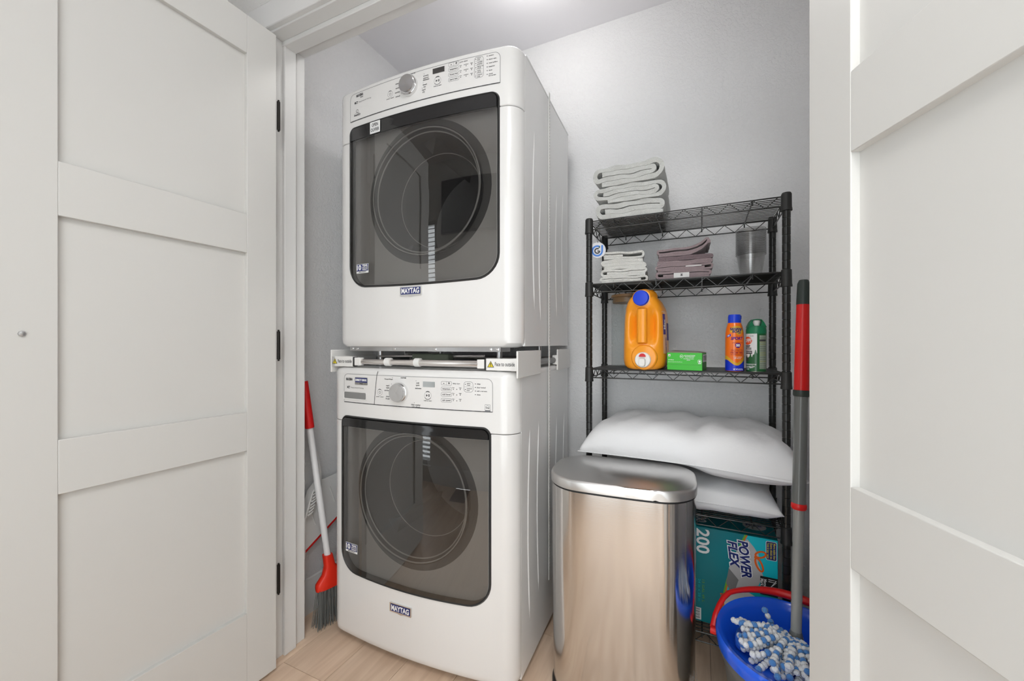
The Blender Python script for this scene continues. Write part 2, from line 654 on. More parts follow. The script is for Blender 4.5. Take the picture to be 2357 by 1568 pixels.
def front_solid(name, layers, base, eo, sag, m, parent, cutter=None):
    mb = MB()
    mb.loft([[(x, y, z) for x, y in plan(base, eo, sag, d)] for z, d in layers])
    o = mb.build(name, m, parent, smooth=40)
    if cutter:
        md = o.modifiers.new('cut', 'BOOLEAN')
        md.object = cutter
        md.operation = 'DIFFERENCE'
        md.solver = 'EXACT'
        dg = bpy.context.evaluated_depsgraph_get()
        me = bpy.data.meshes.new_from_object(o.evaluated_get(dg))
        o.modifiers.clear()
        o.data = me
        me.shade_smooth()
        me.set_sharp_from_angle(angle=R(32))
    return o

def door_outline(x0, x1, zb, zt, rt, rb, droop):
    cx, cz, w, h = (x0 + x1) / 2, (zb + zt) / 2, x1 - x0, zt - zb
    pts = densify(rrect(w, h, [rb, rt, rt, rb], 8, cx, cz), .03)
    out = []
    for x, z in pts:
        if z < zb + .1:
            z -= droop * (1 - ((x - cx) / (w / 2)) ** 2) * (zb + .1 - z) / .1
        out.append((x, z))
    return out

def shrink(pts, d):
    n = len(pts)
    out = []
    for i in range(n):
        a, b = pts[i - 1], pts[(i + 1) % n]
        dx, dz = b[0] - a[0], b[1] - a[1]
        l = math.hypot(dx, dz) or 1
        out.append((pts[i][0] - dz / l * d, pts[i][1] + dx / l * d))
    return out

def skin(mb, pts, yf, rings=6, mi=0, thick=None):
    cx = sum(p[0] for p in pts) / len(pts)
    cz = sum(p[1] for p in pts) / len(pts)
    secs = []
    for k in range(rings):
        t = 1 - k / rings
        secs.append([(cx + (x - cx) * t, yf(cx + (x - cx) * t, cz + (z - cz) * t), cz + (z - cz) * t) for x, z in pts])
    if thick:
        secs.insert(0, [(x, y + thick, z) for x, y, z in secs[0]])
    mb.loft(secs, False, True, mi)

def badge(parent, name, text, x, z, w, h, yf, colour=None):
    fn = lambda a, b: (a, yf(a) - .004, b)
    fn2 = lambda a, b: (a, yf(a) - .0055, b)
    fn3 = lambda a, b: (a, yf(a) - .0062, b)
    mb = MB()
    out = rrect(w, h, .002, 2, x, z) 
    mb.loft([[(a, yf(a) + .002, b) for a, b in out], [(a, yf(a) - .005, b) for a, b in out]], True, True, 0)
    mb.poly([(x - w * .45, z - h * .36), (x + w * .45, z - h * .36), (x + w * .45, z + h * .40), (x - w * .45, z + h * .40)], fn2, 1)
    mb.poly([(x - w * .18, z - h * .5), (x, z - h * .62), (x + w * .18, z - h * .5)], fn, 0)
    put(mb, text, fn3, x, z, h * .78, 2, .035, width=w * .82)
    return mb.build(name, [M_CHROME, M_NAVY, M_WTEXT], parent, smooth=None)

def knob(parent, x, z, y, r):
    k = MB().lathe([(r, 0), (r, .008), (r * .98, .010)], 40, (x, y, z), axis='-y').build('knob', M_CHROME, parent, smooth=30)
    MB().lathe([(r * .9, .008), (r * .9, .018), (r * .86, .021), (r * .2, .022), (.0005, .022)], 40, (x, y, z), axis='-y', cap0=False, cap1=False).build('knob_cap', M_KNOB, k, smooth=30)
    return k

def stadium(mb, x, z, w, h, fn, mi=0, lw=.0008):
    mb.strip(rrect(w, h, min(w, h) * .28, 3, x, z), lw, fn, mi, closed=True)

def rounded_print(mb, x, z, w, h, fn, mi):
    mb.poly(rrect(w, h, min(w, h) * .12, 2, x, z), fn, mi)

def panel_text_common(mb, fn, X, Z, rows, dryer):
    # X: reference x of the display, Z: panel mid height
    pass

def machine(kind):
    dry = kind == 'dryer'
    if dry:
        zo = 1.028
        root = thing('dryer', 'white front-loading dryer with smoked glass door stacked on top of the washer', 'dryer', (ORG.x, ORG.y, zo), ROT)
        base, eo, sag = 0., .052, .026
        zbot, ztop, seam, tr = 1.038, 1.957, 1.772, .013
        dx0, dx1, dzb, dzt, band = -.2905, .2985, 1.252, 1.820, 1.7695
        pz0, pz1 = 1.8425, 1.937
    else:
        zo = 0.
        root = thing('washer', 'white front-loading washer with smoked glass door standing on the plank floor', 'washer', (ORG.x, ORG.y, 0), ROT)
        base, eo, sag = -.031, .046, .028
        zbot, ztop, seam, tr = .022, .967, .781, .020
        dx0, dx1, dzb, dzt, band = -.304, .283, .256, .800, .762
        pz0, pz1 = .847, .945
    Z = lambda z: z - zo
    yf = lambda x: yfront(x, base, eo, sag)
    # cabinet: open-fronted sheet metal shell
    mb = MB()
    z0, z1 = Z(zbot + .004), Z(ztop - .006)
    D = .527
    t = .012
    mb.box(-HW, -HW + t, base, D, z0, z1).box(HW - t, HW, base, D, z0, z1).box(-HW + t, HW - t, D - t, D, z0, z1)
    mb.box(-HW + t, HW - t, base, D - t, z1 - t, z1).box(-HW + t, HW - t, base, D - t, z0, z0 + t)
    cab = mb.build('cabinet', M_SHEET, root, bevel=.002)
    # top lid
    if dry:
        bx('top_panel', M_SHEET, -HW - .001, HW + .001, base + .01, D + .008, Z(ztop - .006), Z(ztop + .002), root, bevel=.003)
    else:
        bx('top_panel', M_SHEET, -HW - .001, HW + .001, base + .002, D + .004, Z(.9425), Z(ztop), root, bevel=.010, seg=3)
    # pressed ribs on the visible side
    ribs = [(.095, 1.12, 1.80), (.36, 1.12, 1.68), (.16, 1.10, 1.60), (.45, 1.15, 1.70)] if dry else [(.05, .12, .82), (.14, .16, .83), (.36, .2, .80), (.47, .2, .80), (.27, .3, .72)]
    for yy, a, b in ribs:
        n = 14
        path, rr = [], []
        for q in range(n + 1):
            tt = q / n
            path.append((HW - .0062, yy - .022 * sin(pi * tt), Z(a + (b - a) * tt)))
            rr.append(.0025 + .0065 * min(1, sin(pi * tt) * 3))
        MB().tube(path, rr, 12).build('side_rib', M_SHEET, cab, smooth=60)
    # bowed plastic front, cut open for the door
    outline = door_outline(dx0, dx1, dzb, dzt, .028, .075, .010)
    cut = MB()
    cut.loft([[(x, y, Z(z)) for x, z in outline] for y in (base - .2, base + .05)])
    cutter = cut.build('cutter', M_RUBBER, root, smooth=None)
    bpy.context.view_layer.update()
    low = [(Z(zbot), .022), (Z(zbot + .004), .010), (Z(zbot + .014), .002), (Z(zbot + .03), 0), (Z(seam - .004), 0), (Z(seam - .002), .002)]
    top = [(Z(seam + .0), .002), (Z(seam + .002), 0), (Z(ztop - tr), 0)] + [(Z(ztop - tr + tr * sin(R(a))), tr * (1 - cos(R(a)))) for a in (20, 40, 60, 75, 88)]
    front_solid('front_panel', low, base, eo, sag, M_WHITE, root, cutter)
    console = front_solid('console', top, base, eo, sag, M_WHITE, root, cutter)
    bpy.data.objects.remove(cutter)
    # dark rubber surround, glass, handle band
    gy = lambda x, z=0: yf(x) - .004
    ring = MB()
    inner = shrink(outline, .007)
    mid = shrink(outline, .0035)
    ring.loft([[(x, yf(x) + .02, Z(z)) for x, z in shrink(outline, .0005)], [(x, yf(x) - .001, Z(z)) for x, z in shrink(outline, .0005)],
               [(x, yf(x) - .0045, Z(z)) for x, z in mid], [(x, yf(x) - .002, Z(z)) for x, z in inner], [(x, yf(x) + .02, Z(z)) for x, z in inner]], False, False)
    door = ring.build('door_rim', M_RUBBER, root, smooth=60)
    inn = shrink(outline, .008)
    gl = clip_poly(inn, band - .0008, False)
    hb = clip_poly(inn, band + .0008, True)
    bulge = lambda x, z: yf(x) - .004
    g = MB()
    skin(g, [(x, Z(z)) for x, z in densify(gl, .03)], bulge, 7)
    g.build('glass', M_GLASS, door, smooth=60)
    g = MB()
    skin(g, [(x, Z(z)) for x, z in densify(hb, .03)], lambda x, z: yf(x) - .0055, 3, thick=.012)
    g.build('handle_band', M_BLACK, door, smooth=30)
    # inside of the door: grey panel with a round opening, clear bowl, rings
    cx, cz, rr = (.024 if dry else -.008), Z(1.553 if dry else .548), .208
    pn = densify(shrink(outline, .002), .02)
    pl = MB()
    pn2 = sorted([(math.atan2(Z(z) - cz, x - cx), x, Z(z)) for x, z in pn])
    yi = lambda x: yf(x) + .026
    o_ring = [(x, yi(x), z) for a, x, z in pn2]
    r1 = [(cx + rr * 1.14 * cos(a), yi(cx + rr * 1.14 * cos(a)), cz + rr * 1.14 * sin(a)) for a, x, z in pn2]
    r2 = [(cx + rr * cos(a), yi(cx) + .016, cz + rr * sin(a)) for a, x, z in pn2]
    pl.loft([o_ring, r1], False, False, 0)
    pl.loft([r1, r2], False, False, 1)
    pl.build('door_liner', [M_INNER, mat('liner_dark', (.13, .13, .13), .35)], door, smooth=50)
    yb = yi(cx)
    MB().lathe([(rr * 1.02, .012), (rr, .006), (rr * .97, -.01), (rr * .92, -.05), (rr * .84, -.09), (rr * .74, -.105), (rr * .4, -.112), (.001, -.113)], 56, (cx, yb, cz), axis='-y',
               cap0=False, cap1=False).build('glass_bowl', M_BOWL, door, smooth=60)
    for q, (k1, dy) in enumerate(((1.0, .008), (.955, -.004), (.80, -.094))):
        MB().tube([(cx + rr * k1 * cos(2 * pi * i / 64), yb - dy, cz + rr * k1 * sin(2 * pi * i / 64)) for i in range(64)], .0024 if q < 2 else .0016, 8, closed=True).build(
            'bowl_ring', mat('bowl_edge', (.42, .42, .41), .12, coat=.6), door, smooth=80)
    MB().lathe([(.26, -.02), (.25, -.05), (.25, -.40), (.20, -.42), (.001, -.42)], 48, (cx, yb + .05, cz), axis='-y', cap0=False, cap1=False).build('drum', M_DRUM, root, smooth=50)
    # three drum paddles
    for a in (90, 210, 330):
        aa = R(a + 15)
        c_, s_ = cos(aa), sin(aa)
        pts = [(.25, -.03), (.19, 0), (.25, .03)]
        MB().loft([[(cx + r_ * c_ - q * s_, yb + .12 + yy, cz + r_ * s_ + q * c_) for r_, q in pts] for yy in (0, .28)]).build('drum_paddle', M_DRUM, root, smooth=20)

    fn = lambda a, b: (a, yf(a) - .0012, Z(b))
    fnp = lambda a, b: (a, yf(a) - .0008, Z(b))
    # brand plate, stickers
    if dry:
        badge(root, 'brand_plate', 'MAYTAG', -.012, Z(1.2235), .086, .030, yf)
    else:
        badge(root, 'brand_plate', 'MAYTAG', -.032, Z(.190), .086, .030, yf)
    gl_fn = lambda a, b: (a, yf(a) - .0060, Z(b))
    gl_fn2 = lambda a, b: (a, yf(a) - .0066, Z(b))
    gl_fn3 = lambda a, b: (a, yf(a) - .0072, Z(b))
    sx, sz = (-.2205, 1.313) if dry else (-.2470, .3435)
    st = MB()
    w, h = .058, .032
    st.poly(rrect(w, h, .001, 1, sx, sz), gl_fn, 0)
    st.poly([(sx - w * .48, sz - h * .27), (sx + w * .48, sz - h * .27), (sx + w * .48, sz + h * .46), (sx - w * .48, sz + h * .46)], gl_fn2, 1)
    put(st, '10', gl_fn3, sx - w * .27, sz + h * .09, h * .72, 0, .05, width=w * .38)
    put(st, 'YEAR', gl_fn3, sx + w * .22, sz + h * .29, h * .30, 0, .05, width=w * .46)
    put(st, 'LIMITED PARTS', gl_fn3, sx + w * .22, sz + h * .07, h * .17, 0, .03, width=w * .46)
    put(st, 'WARRANTY', gl_fn3, sx + w * .22, sz - h * .12, h * .22, 0, .04, width=w * .46)
    put(st, 'LIMITED WARRANTY', gl_fn2, sx, sz - h * .38, h * .16, 2, .03, width=w * .6)
    st.build('warranty_sticker', [M_WTEXT, M_NAVY, M_PRINT], door, smooth=None)
    if dry:
        st = MB()
        sx, sz = -.160, 1.7915
        w, h = .046, .040
        f1 = lambda a, b: (a, yf(a) - .0075, Z(b))
        f2 = lambda a, b: (a, yf(a) - .0082, Z(b))
        st.poly(rrect(w, h, .002, 2, sx, sz), f1, 0)
        put(st, 'OPEN', f2, sx, sz + h * .2, h * .40, 1, .02, width=w * .62)
        put(st, 'OUVRIR', f2, sx, sz - h * .22, h * .40, 1, .02, width=w * .82)
        st.build('open_sticker', [M_WTEXT, M_PRINT], door, smooth=None)
    # control panel plate with its outline
    x0, x1 = (-.286, .300) if dry else (-.290, .2875)
    cxp, w, h = (x0 + x1) / 2, x1 - x0, pz1 - pz0
    zc = (pz0 + pz1) / 2
    pp = MB()
    o2 = densify(rrect(w, h, [.002, .018, .018, .002], 5, cxp, zc), .03)
    n = 20
    # plate as a grid strip so that it follows the bow
    cols = []
    for i in range(n + 1):
        x = x0 + w * i / n
        cols.append(x)
    tops = []
    def ztop_at(x):
        e = min(x - x0, x1 - x)
        return pz1 if e >= .018 else pz1 - .018 + math.sqrt(max(0, .018 ** 2 - (.018 - e) ** 2))
    xs = sorted(set([x0 + .018 * (1 - cos(R(a))) for a in (0, 30, 60, 90)] + [x1 - .018 * (1 - cos(R(a))) for a in (0, 30, 60, 90)] + cols[1:-1]))
    vs = [fnp(x, pz0) for x in xs] + [fnp(x, ztop_at(x)) for x in xs]
    q = len(xs)
    pp.add(vs, [(i, i + 1, q + i + 1, q + i) for i in range(q - 1)])
    plate = pp.build('control_panel', M_PANEL, console, smooth=60)
    pr = MB()
    pr.strip(o2, .0011, fn, 1, closed=True)
    pr.strip([(x0 + w * i / 24, pz0 - .0004) for i in range(25)], .0026, fn, 0)
    if dry:
        put(pr, 'MAXIMA', fn, -.2385, 1.9265, .0125, 0, .05, width=.034)
        put(pr, 'steam', fn, -.229, 1.9185, .0075, 0, .02, width=.014)
        put(pr, 'MCT', fn, -.2560, 1.9035, .0105, 0, .05, width=.017)
        put(pr, 'Maytag Commercial Technology', fn, -.2135, 1.9035, .0066, 1, 0, width=.060)
        pr.strip(arc(-.251, 1.8735, .005, 0, 330, 12), .0016, fn, 0)
        pr.strip([(-.262, 1.8665), (-.240, 1.8665)], .001, fn, 1)
        put(pr, 'SmartDry', fn, -.251, 1.8605, .0095, 0, .04, width=.032)
        DX, KX, PX = .0925, -.018, -.0985
        zk = 1.8965
        left = [(-.060, 1.9185, 'steam clean'), (-.066, 1.9035, 'towels'), (-.068, 1.8895, 'sanitize'), (-.066, 1.8755, 'refresh')]
        right = [(.045, 1.9165, 'wrinkle\ncontrol'), (.046, 1.9035, 'delicates'), (.041, 1.8885, 'timed\ndry'), (.037, 1.8725, 'rapid\ndry')]
        put(pr, 'normal', fn, -.004, 1.936, .006, 0, .02)
        rows = [('- | +', 1.9300, 'cycle adjust'), ('temperature', 1.9145, None), ('dryness level', 1.8985, None), ('energy saver', 1.8825, None)]
        bxX = .1465
        zk2 = 1.8935
    else:
        put(pr, 'MAXIMA', fn, -.2630, .9265, .0125, 0, .05, width=.033)
        put(pr, 'MCT', fn, -.2670, .8985, .0105, 0, .05, width=.014)
        put(pr, 'Maytag Commercial Technology', fn, -.2240, .8985, .0066, 1, 0, width=.062)
        DX, KX, PX = .0745, -.036, -.1200
        zk = .8925
        left = [(-.082, .9335, 'PowerWash'), (-.086, .9125, 'rapid\nwash'), (-.090, .8965, 'sanitize'), (-.086, .8765, 'drain\n& spin')]
        right = [(.033, .9255, 'cold\nwash'), (.035, .9085, 'delicates'), (.026, .8555, 'clean washer\nwith affresh')]
        put(pr, 'normal', fn, -.022, .9405, .0075, 0, .03)
        rows = [('- | +', .9280, 'delay start'), ('temperature', .9105, None), ('soil level', .8935, None), ('spin speed', .8755, None)]
        bxX = .1365
        zk2 = .8905
        # divider between dispenser drawer and panel
        pr.strip([(-.1445, pz0), (-.139, .900), (-.133, .945), (-.128, .958)], .0022, fn, 0)
    for lx, lz, s_ in left:
        for i, part in enumerate(s_.split('\n')):
            put(pr, part, fn, lx, lz - i * .0072, .0068, 0, .02)
        pr.poly(arc(lx + .016, lz + .006, .0011, 0, 300, 5), fn, 0)
    for lx, lz, s_ in right:
        pr.poly(arc(lx - .006, lz + .0065, .0011, 0, 300, 5), fn, 0)
        for i, part in enumerate(s_.split('\n')):
            put(pr, part, fn, lx, lz - i * .0072, .0068, 0, .02)
    # power button and start button
    pr.strip(arc(PX, zk2 - .002, .0105, 0, 360, 20), .0007, fn, 1)
    pr.strip(arc(PX, zk2 - .002, .0105, 60, 120, 6), .0022, fn, 0)
    pr.strip(arc(PX, zk2 - .002, .0040, 120, 420, 12), .0010, fn, 0)
    pr.strip([(PX, zk2 - .001), (PX, zk2 + .003)], .0010, fn, 0)
    put(pr, 'power / cancel', fn, PX, zk2 - .0165, .0052, 0, .02)
    SX = DX - .004
    pr.strip(arc(SX, zk2 - .003, .0125, 0, 360, 22), .0006, fn, 1)
    pr.strip(arc(SX, zk2 - .003, .0125, 60, 120, 6), .0026, fn, 0)
    pr.strip(arc(SX, zk2 - .003, .0125, 210, 330, 10), .0018, fn, 1)
    pr.poly([(SX - .006, zk2 - .007), (SX, zk2 - .003), (SX - .006, zk2 + .001)], fn, 0)
    for q in (.002, .0048):
        pr.poly([(SX + q, zk2 - .007), (SX + q + .0018, zk2 - .007), (SX + q + .0018, zk2 + .001), (SX + q, zk2 + .001)], fn, 0)
    put(pr, 'hold to start', fn, SX, zk2 - .0195, .0055, 0, .02)
    for s_, rz, extra in rows:
        stadium(pr, bxX, rz, .036, .0115, fn, 1)
        if s_ == '- | +':
            pr.strip([(bxX, rz - .005), (bxX, rz + .005)], .0006, fn, 1)
            put(pr, '-', fn, bxX - .009, rz, .012, 0, .04)
            put(pr, '+', fn, bxX + .009, rz, .012, 0, .04)
            put(pr, extra, fn, bxX + .034, rz, .0058, 0, .01)
        else:
            put(pr, s_, fn, bxX, rz, .0066, 0, .02, width=.028)
            for q in range(3):
                xx = bxX + .024 + q * .0115 * (1.6 if dry else 1)
                pr.poly([(xx - .0012, rz - .0012), (xx + .0012, rz - .0012), (xx + .0012, rz + .0012), (xx - .0012, rz + .0012)], fn, 0)
                if q != 1 or dry:
                    put(pr, ('low', 'medium', 'high')[q], fn, xx, rz + .0048, .0050, 0, .01)
    if dry:
        bz0, bz1, items = 1.8695, 1.9335, ['drum\nlight', 'wrinkle\nprevent', 'damp dry\nsignal', 'cycle\nsignal', 'control\nlock']
        lights = ['sensing', 'check vent', 'good airflow', 'steaming', 'done', 'check\nlint screen']
        bX, lX, lz0, lst = .2315, .2590, 1.9300, .0112
    else:
        bz0, bz1, items = .9035, .9350, ['extra\nrinse', 'control\nlock']
        lights = ['delay', 'door locked', 'add a garment', 'done']
        bX, lX, lz0, lst = .2105, .2335, .9290, .0108
    stadium(pr, bX, (bz0 + bz1) / 2, .030, bz1 - bz0, fn, 1, .0009)
    st_ = (bz1 - bz0) / len(items)
    for i, it in enumerate(items):
        zz = bz1 - st_ * (i + .5)
        if i:
            pr.strip([(bX - .013, zz + st_ / 2), (bX + .013, zz + st_ / 2)], .0005, fn, 1)
        pr.poly([(bX - .0115, zz - .001), (bX - .0085, zz - .001), (bX - .0085, zz + .001), (bX - .0115, zz + .001)], fn, 0)
        for j, part in enumerate(it.split('\n')):
            put(pr, part, fn, bX - .005, zz + .0025 - j * .0052, .0054, 0, .02, align='l')
    for i, it in enumerate(lights):
        zz = lz0 - lst * i
        pr.poly([(lX - .002, zz - .0009), (lX + .0015, zz - .0009), (lX + .0015, zz + .0009), (lX - .002, zz + .0009)], fn, 0)
        for j, part in enumerate(it.split('\n')):
            put(pr, part, fn, lX + .0045, zz - j * .0054, .0056, 0, .02, align='l')
    if not dry:
        ex, ez = .2720, .8570
        pr.strip(rrect(.016, .022, .0005, 1, ex, ez), .0007, fn, 0, closed=True)
        pr.poly([(ex - .0075, ez - .0105), (ex + .0075, ez - .0105), (ex + .0075, ez - .0055), (ex - .0075, ez - .0055)], fn, 1)
        pr.strip(arc(ex, ez + .002, .0058, 20, 170, 8), .0008, fn, 0)
        put(pr, 'energy', fn, ex, ez + .0015, .0055, 0, .03, width=.012)
    pr.build('panel_print', [M_PRINT, M_LINE], plate, smooth=None)
    # display window
    dz = (1.9225 if dry else .9225)
    dsp = MB()
    fd = lambda a, b: (a, yf(a) - .0016, Z(b))
    dsp.poly([(DX - .0215, dz - .0085), (DX + .0215, dz - .0085), (DX + .0215, dz + .0085), (DX - .0215, dz + .0085)], fd)
    dsp.build('display', mat('lcd_' + kind, (.045, .042, .042) if dry else (.33, .35, .35), .1, coat=.6), plate, smooth=None)
    knob(console, KX, Z(zk), yf(KX) - .001, .0325)
    if not dry:
        # dispenser drawer pull and its badge
        hx0, hx1, hz0, hz1 = -.2930, -.1790, .8560, .8840
        dm = MB()
        out = densify(rrect(hx1 - hx0, hz1 - hz0, .004, 3, (hx0 + hx1) / 2, (hz0 + hz1) / 2), .02)
        inn2 = [((x - (hx0 + hx1) / 2) * .93 + (hx0 + hx1) / 2, (z - (hz0 + hz1) / 2) * .78 + (hz0 + hz1) / 2 + .001) for x, z in out]
        dm.loft([[(x, yf(x) - .0012, Z(z)) for x, z in out], [(x, yf(x) - .0026, Z(z)) for x, z in shrink(out, .0012)], [(x, yf(x) - .0016, Z(z)) for x, z in inn2]], False, False, 1)
        skin(dm, [(x, Z(z)) for x, z in inn2], lambda x, z: yf(x) - .0016, 4, 0)
        dm.build('dispenser_pull', [mat('pull_grey', (.24, .24, .24), .5), M_PANEL], console, smooth=40)
        bd = MB()
        bxc, bzc, bw, bh = -.2035, .9225, .060, .025
        f1 = lambda a, b: (a, yf(a) - .003, Z(b))
        f2 = lambda a, b: (a, yf(a) - .0035, Z(b))
        f3 = lambda a, b: (a, yf(a) - .004, Z(b))
        ol = rrect(bw, bh, .001, 1, bxc, bzc)
        bd.loft([[(a, yf(a) + .001, Z(b)) for a, b in ol], [f1(a, b) for a, b in ol]], True, True, 0)
        bd.poly([(bxc - bw * .47, bzc - bh * .18), (bxc + bw * .47, bzc - bh * .18), (bxc + bw * .47, bzc + bh * .44), (bxc - bw * .47, bzc + bh * .44)], f2, 1)
        put(bd, 'DIRECT DRIVE', f3, bxc, bzc + bh * .13, bh * .40, 2, .06, width=bw * .88)
        put(bd, 'motor', f3, bxc, bzc - bh * .34, bh * .22, 3, .03)
        bd.build('drive_badge', [M_CHROME, M_NAVY, M_WTEXT, M_PRINT], console, smooth=None)
        for sx_ in (-1, 1):
            for yy in (base + .06, D - .06):
                MB().lathe([(.022, 0), (.022, .008), (.012, .012), (.010, .026)], 14, (sx_ * (HW - .06), yy, 0)).build('foot', M_BLACKM, root)
        bx('kick_base', M_BLACKM, -HW + .03, HW - .03, base - .01, D - .03, .012, .027, root)
    else:
        # zinc base flange with screws under the front
        bf = MB()
        n = 16
        xs = [-.305 + .60 * i / n for i in range(n + 1)]
        bf.loft([[(x, .010 - .052 - .012 * (1 - (x / HW) ** 2), zz) for x in xs] + [(x, .030, zz) for x in reversed(xs)] for zz in (-.003, .012)])
        fl_ = bf.build('base_flange', M_STEEL, root, smooth=30)
        for xx in (-.292, -.268, -.10, .065, .262, .285):
            yy = .010 - .052 - .012 * (1 - (xx / HW) ** 2)
            MB().lathe([(.0042, -.001), (.0042, .0025), (.002, .0035)], 10, (xx, yy, .0045), axis='-y').build('screw', M_CHROME, fl_)
        for sx_ in (-1, 1):
            for yy in (.05, D - .06):
                MB().lathe([(.016, -.058), (.016, -.052), (.010, -.046), (.010, .012)], 14, (sx_ * (HW - .11), yy, 0)).build('foot', M_STEEL, root)
    return root

washer = machine('washer')
dryer = machine('dryer')

# ------------------------------------------------------------------ stacking frame between the machines
M_BRK = mat('bracket_plastic', (.80, .79, .77), .4)
M_TUBE = mat('polished_tube', (.82, .78, .76), .2, metal=1)
M_YEL = mat('warning_yellow', (.72, .58, .02), .5)
sf = thing('stacking_frame', 'white and steel adjustable stacking frame between the washer and the dryer', 'frame', (ORG.x, ORG.y, .968), ROT)
zf = lambda z: z - .968
def corner_bracket(sx, y0, y1, z0, z1, front):
    mb = MB()
    xa, xb = sorted((sx * (HW + .0015), sx * (HW + .0075)))
    mb.box(xa, xb, y0, y1, zf(z0), zf(z1))
    x2, x3 = sorted((sx * (HW + .0015), sx * (HW - .016)))
    mb.box(x2, x3, min(y0, y0 + .004), y1, zf(.9690), zf(1.006))
    return mb.build('corner_bracket', M_BRK, sf, bevel=.0018)
corner_bracket(1, -.078, .135, .948, 1.0285, True)
corner_bracket(-1, -.078, .135, .948, 1.0285, True)
corner_bracket(1, .345, .532, .948, 1.0285, False)
corner_bracket(-1, .345, .532, .948, 1.0285, False)
yA = -.078
for sx in (-1, 1):
    x0, x1 = sorted((sx * (HW + .0015), sx * (HW - .097)))
    arm = bx('arm_plate', M_BRK, x0, x1, yA, yA + .02, zf(.9695), zf(1.0055), sf, bevel=.001)
    lab = MB()
    fn = lambda a, b: (a, yA - .0006, zf(b))
    cx = (x0 + x1) / 2
    tx = x0 + .016
    lab.poly([(tx - .0115, .979), (tx + .0115, .979), (tx, .9985)], fn, 1)
    f2 = lambda a, b: (a, yA - .0010, zf(b))
    lab.poly([(tx - .0085, .9805), (tx + .0085, .9805), (tx, .9955)], f2, 0)
    f3 = lambda a, b: (a, yA - .0014, zf(b))
    lab.poly([(tx - .001, .9845), (tx + .001, .9845), (tx + .0014, .9925), (tx - .0014, .9925)], f3, 1)
    lab.poly([(tx - .001, .9815), (tx + .001, .9815), (tx + .001, .9835), (tx - .001, .9835)], f3, 1)
    put(lab, 'Face to outside', fn, tx + .046, .9885, .0165, 1, .012, width=.064)
    lab.build('warning_label', [M_YEL, M_PRINT], arm, smooth=None)
    x2 = sx * (HW - .097)
    x3 = x2 - sx * .032
    bx('tube_socket', M_BRK, min(x2, x3), max(x2, x3), yA + .002, yA + .022, zf(.974), zf(1.002), sf, bevel=.002)
    MB().box(min(x2, x2 - sx * .006), max(x2, x2 - sx * .006), yA - .001, yA + .02, zf(.9705), zf(1.004)).build('ratchet_clip', M_BLACKM, sf, bevel=.002)
xi = HW - .097 - .030
MB().cyl((-xi, yA + .013, zf(.9875)), (xi, yA + .013, zf(.9875)), .0095, seg=18).build('front_tube', M_TUBE, sf)
MB().cyl((-.02, yA + .013, zf(.9875)), (xi, yA + .013, zf(.9875)), .0112, seg=18).build('outer_tube', M_TUBE, sf)
for xx in (-.115, .005):
    MB().cyl((xx - .010, yA + .013, zf(.9885)), (xx + .010, yA + .013, zf(.9885)), .0142, seg=16).build('tube_clip', M_BRK, sf)
for sx in (-1, 1):
    MB().cyl((sx * (HW - .012), .135, zf(.9865)), (sx * (HW - .012), .345, zf(.9865)), .0115, seg=16).build('side_tube', mat('tube_grey', (.33, .33, .33), .5, metal=.4), sf)
MB().cyl((-HW + .02, .50, zf(.9865)), (HW - .02, .50, zf(.9865)), .0095, seg=16).build('rear_tube', M_TUBE, sf)
MB().cyl((-xi, .02, zf(1.005)), (xi * .9, .02, zf(1.010)), .0035, seg=10).build('tension_rod', M_TUBE, sf)
bx('brace_block', mat('brace_green_grey', (.10, .115, .085), .6), -.06, .085, -.01, .03, zf(.992), zf(1.016), sf, bevel=.004)

# beaded strap hanging down the side of both machines
st = MB()
ys = .222
st.box(HW + .0095, HW + .0115, ys - .006, ys + .006, .20, 1.957)
strap = st.build('strap', mat('strap_white', (.80, .79, .77), .5), smooth=None, loc=(ORG.x, ORG.y, 0), rot=(0, 0, ROT))
tag(strap, 'thin white perforated strap hanging down the side of the stacked washer and dryer', 'strap')
hp = MB()
zz = .24
while zz < 1.93:
    hp.box(HW + .0114, HW + .0118, ys + .0005, ys + .0022, zz, zz + .0055)
    zz += .0112
hp.build('perforations', mat('perforation_grey', (.28, .28, .27), .7), strap, smooth=None)['kind'] = 'stuff'

# ------------------------------------------------------------------ wire rack
XL, XR, YF, YB = -.367, .234, 1.449, 1.708
rack = thing('wire_rack', 'black five-tier wire shelving rack standing against the back wall', 'rack', ((XL + XR) / 2, (YF + YB) / 2, 0))
ox, oy = (XL + XR) / 2, (YF + YB) / 2
hx, hy = (XR - XL) / 2, (YB - YF) / 2
SH = [1.494, 1.266, .958, .492, .112]
prof = [(.008, 0), (.0112, .002)]
z = .03
while z < 1.47:
    prof += [(.0112, z - .0013), (.0099, z - .0007), (.0099, z + .0007), (.0112, z + .0013)]
    z += .0254
prof += [(.0112, 1.478)]
post_me = None
for sx in (-1, 1):
    for sy in (-1, 1):
        if post_me is None:
            p = MB().lathe(prof, 14).build('post', M_WIRE, rack, smooth=30)
            post_me = p.data
            c = MB().lathe([(.0118, 1.474), (.0130, 1.477), (.0130, 1.499), (.0118, 1.504), (.006, 1.506)], 18).build('post_cap', M_LINER, p, smooth=30)
            cap_me = c.data
            f = MB().lathe([(.016, 0), (.016, .006), (.010, .012)], 14).build('levelling_foot', M_LINER, p)
            foot_me = f.data
        else:
            p = bpy.data.objects.new('post', post_me); COL.objects.link(p); p.parent = rack
            for nm, me in (('post_cap', cap_me), ('levelling_foot', foot_me)):
                c = bpy.data.objects.new(nm, me); COL.objects.link(c); c.parent = p
        p.location = (sx * hx, sy * hy, 0)
col_me = None
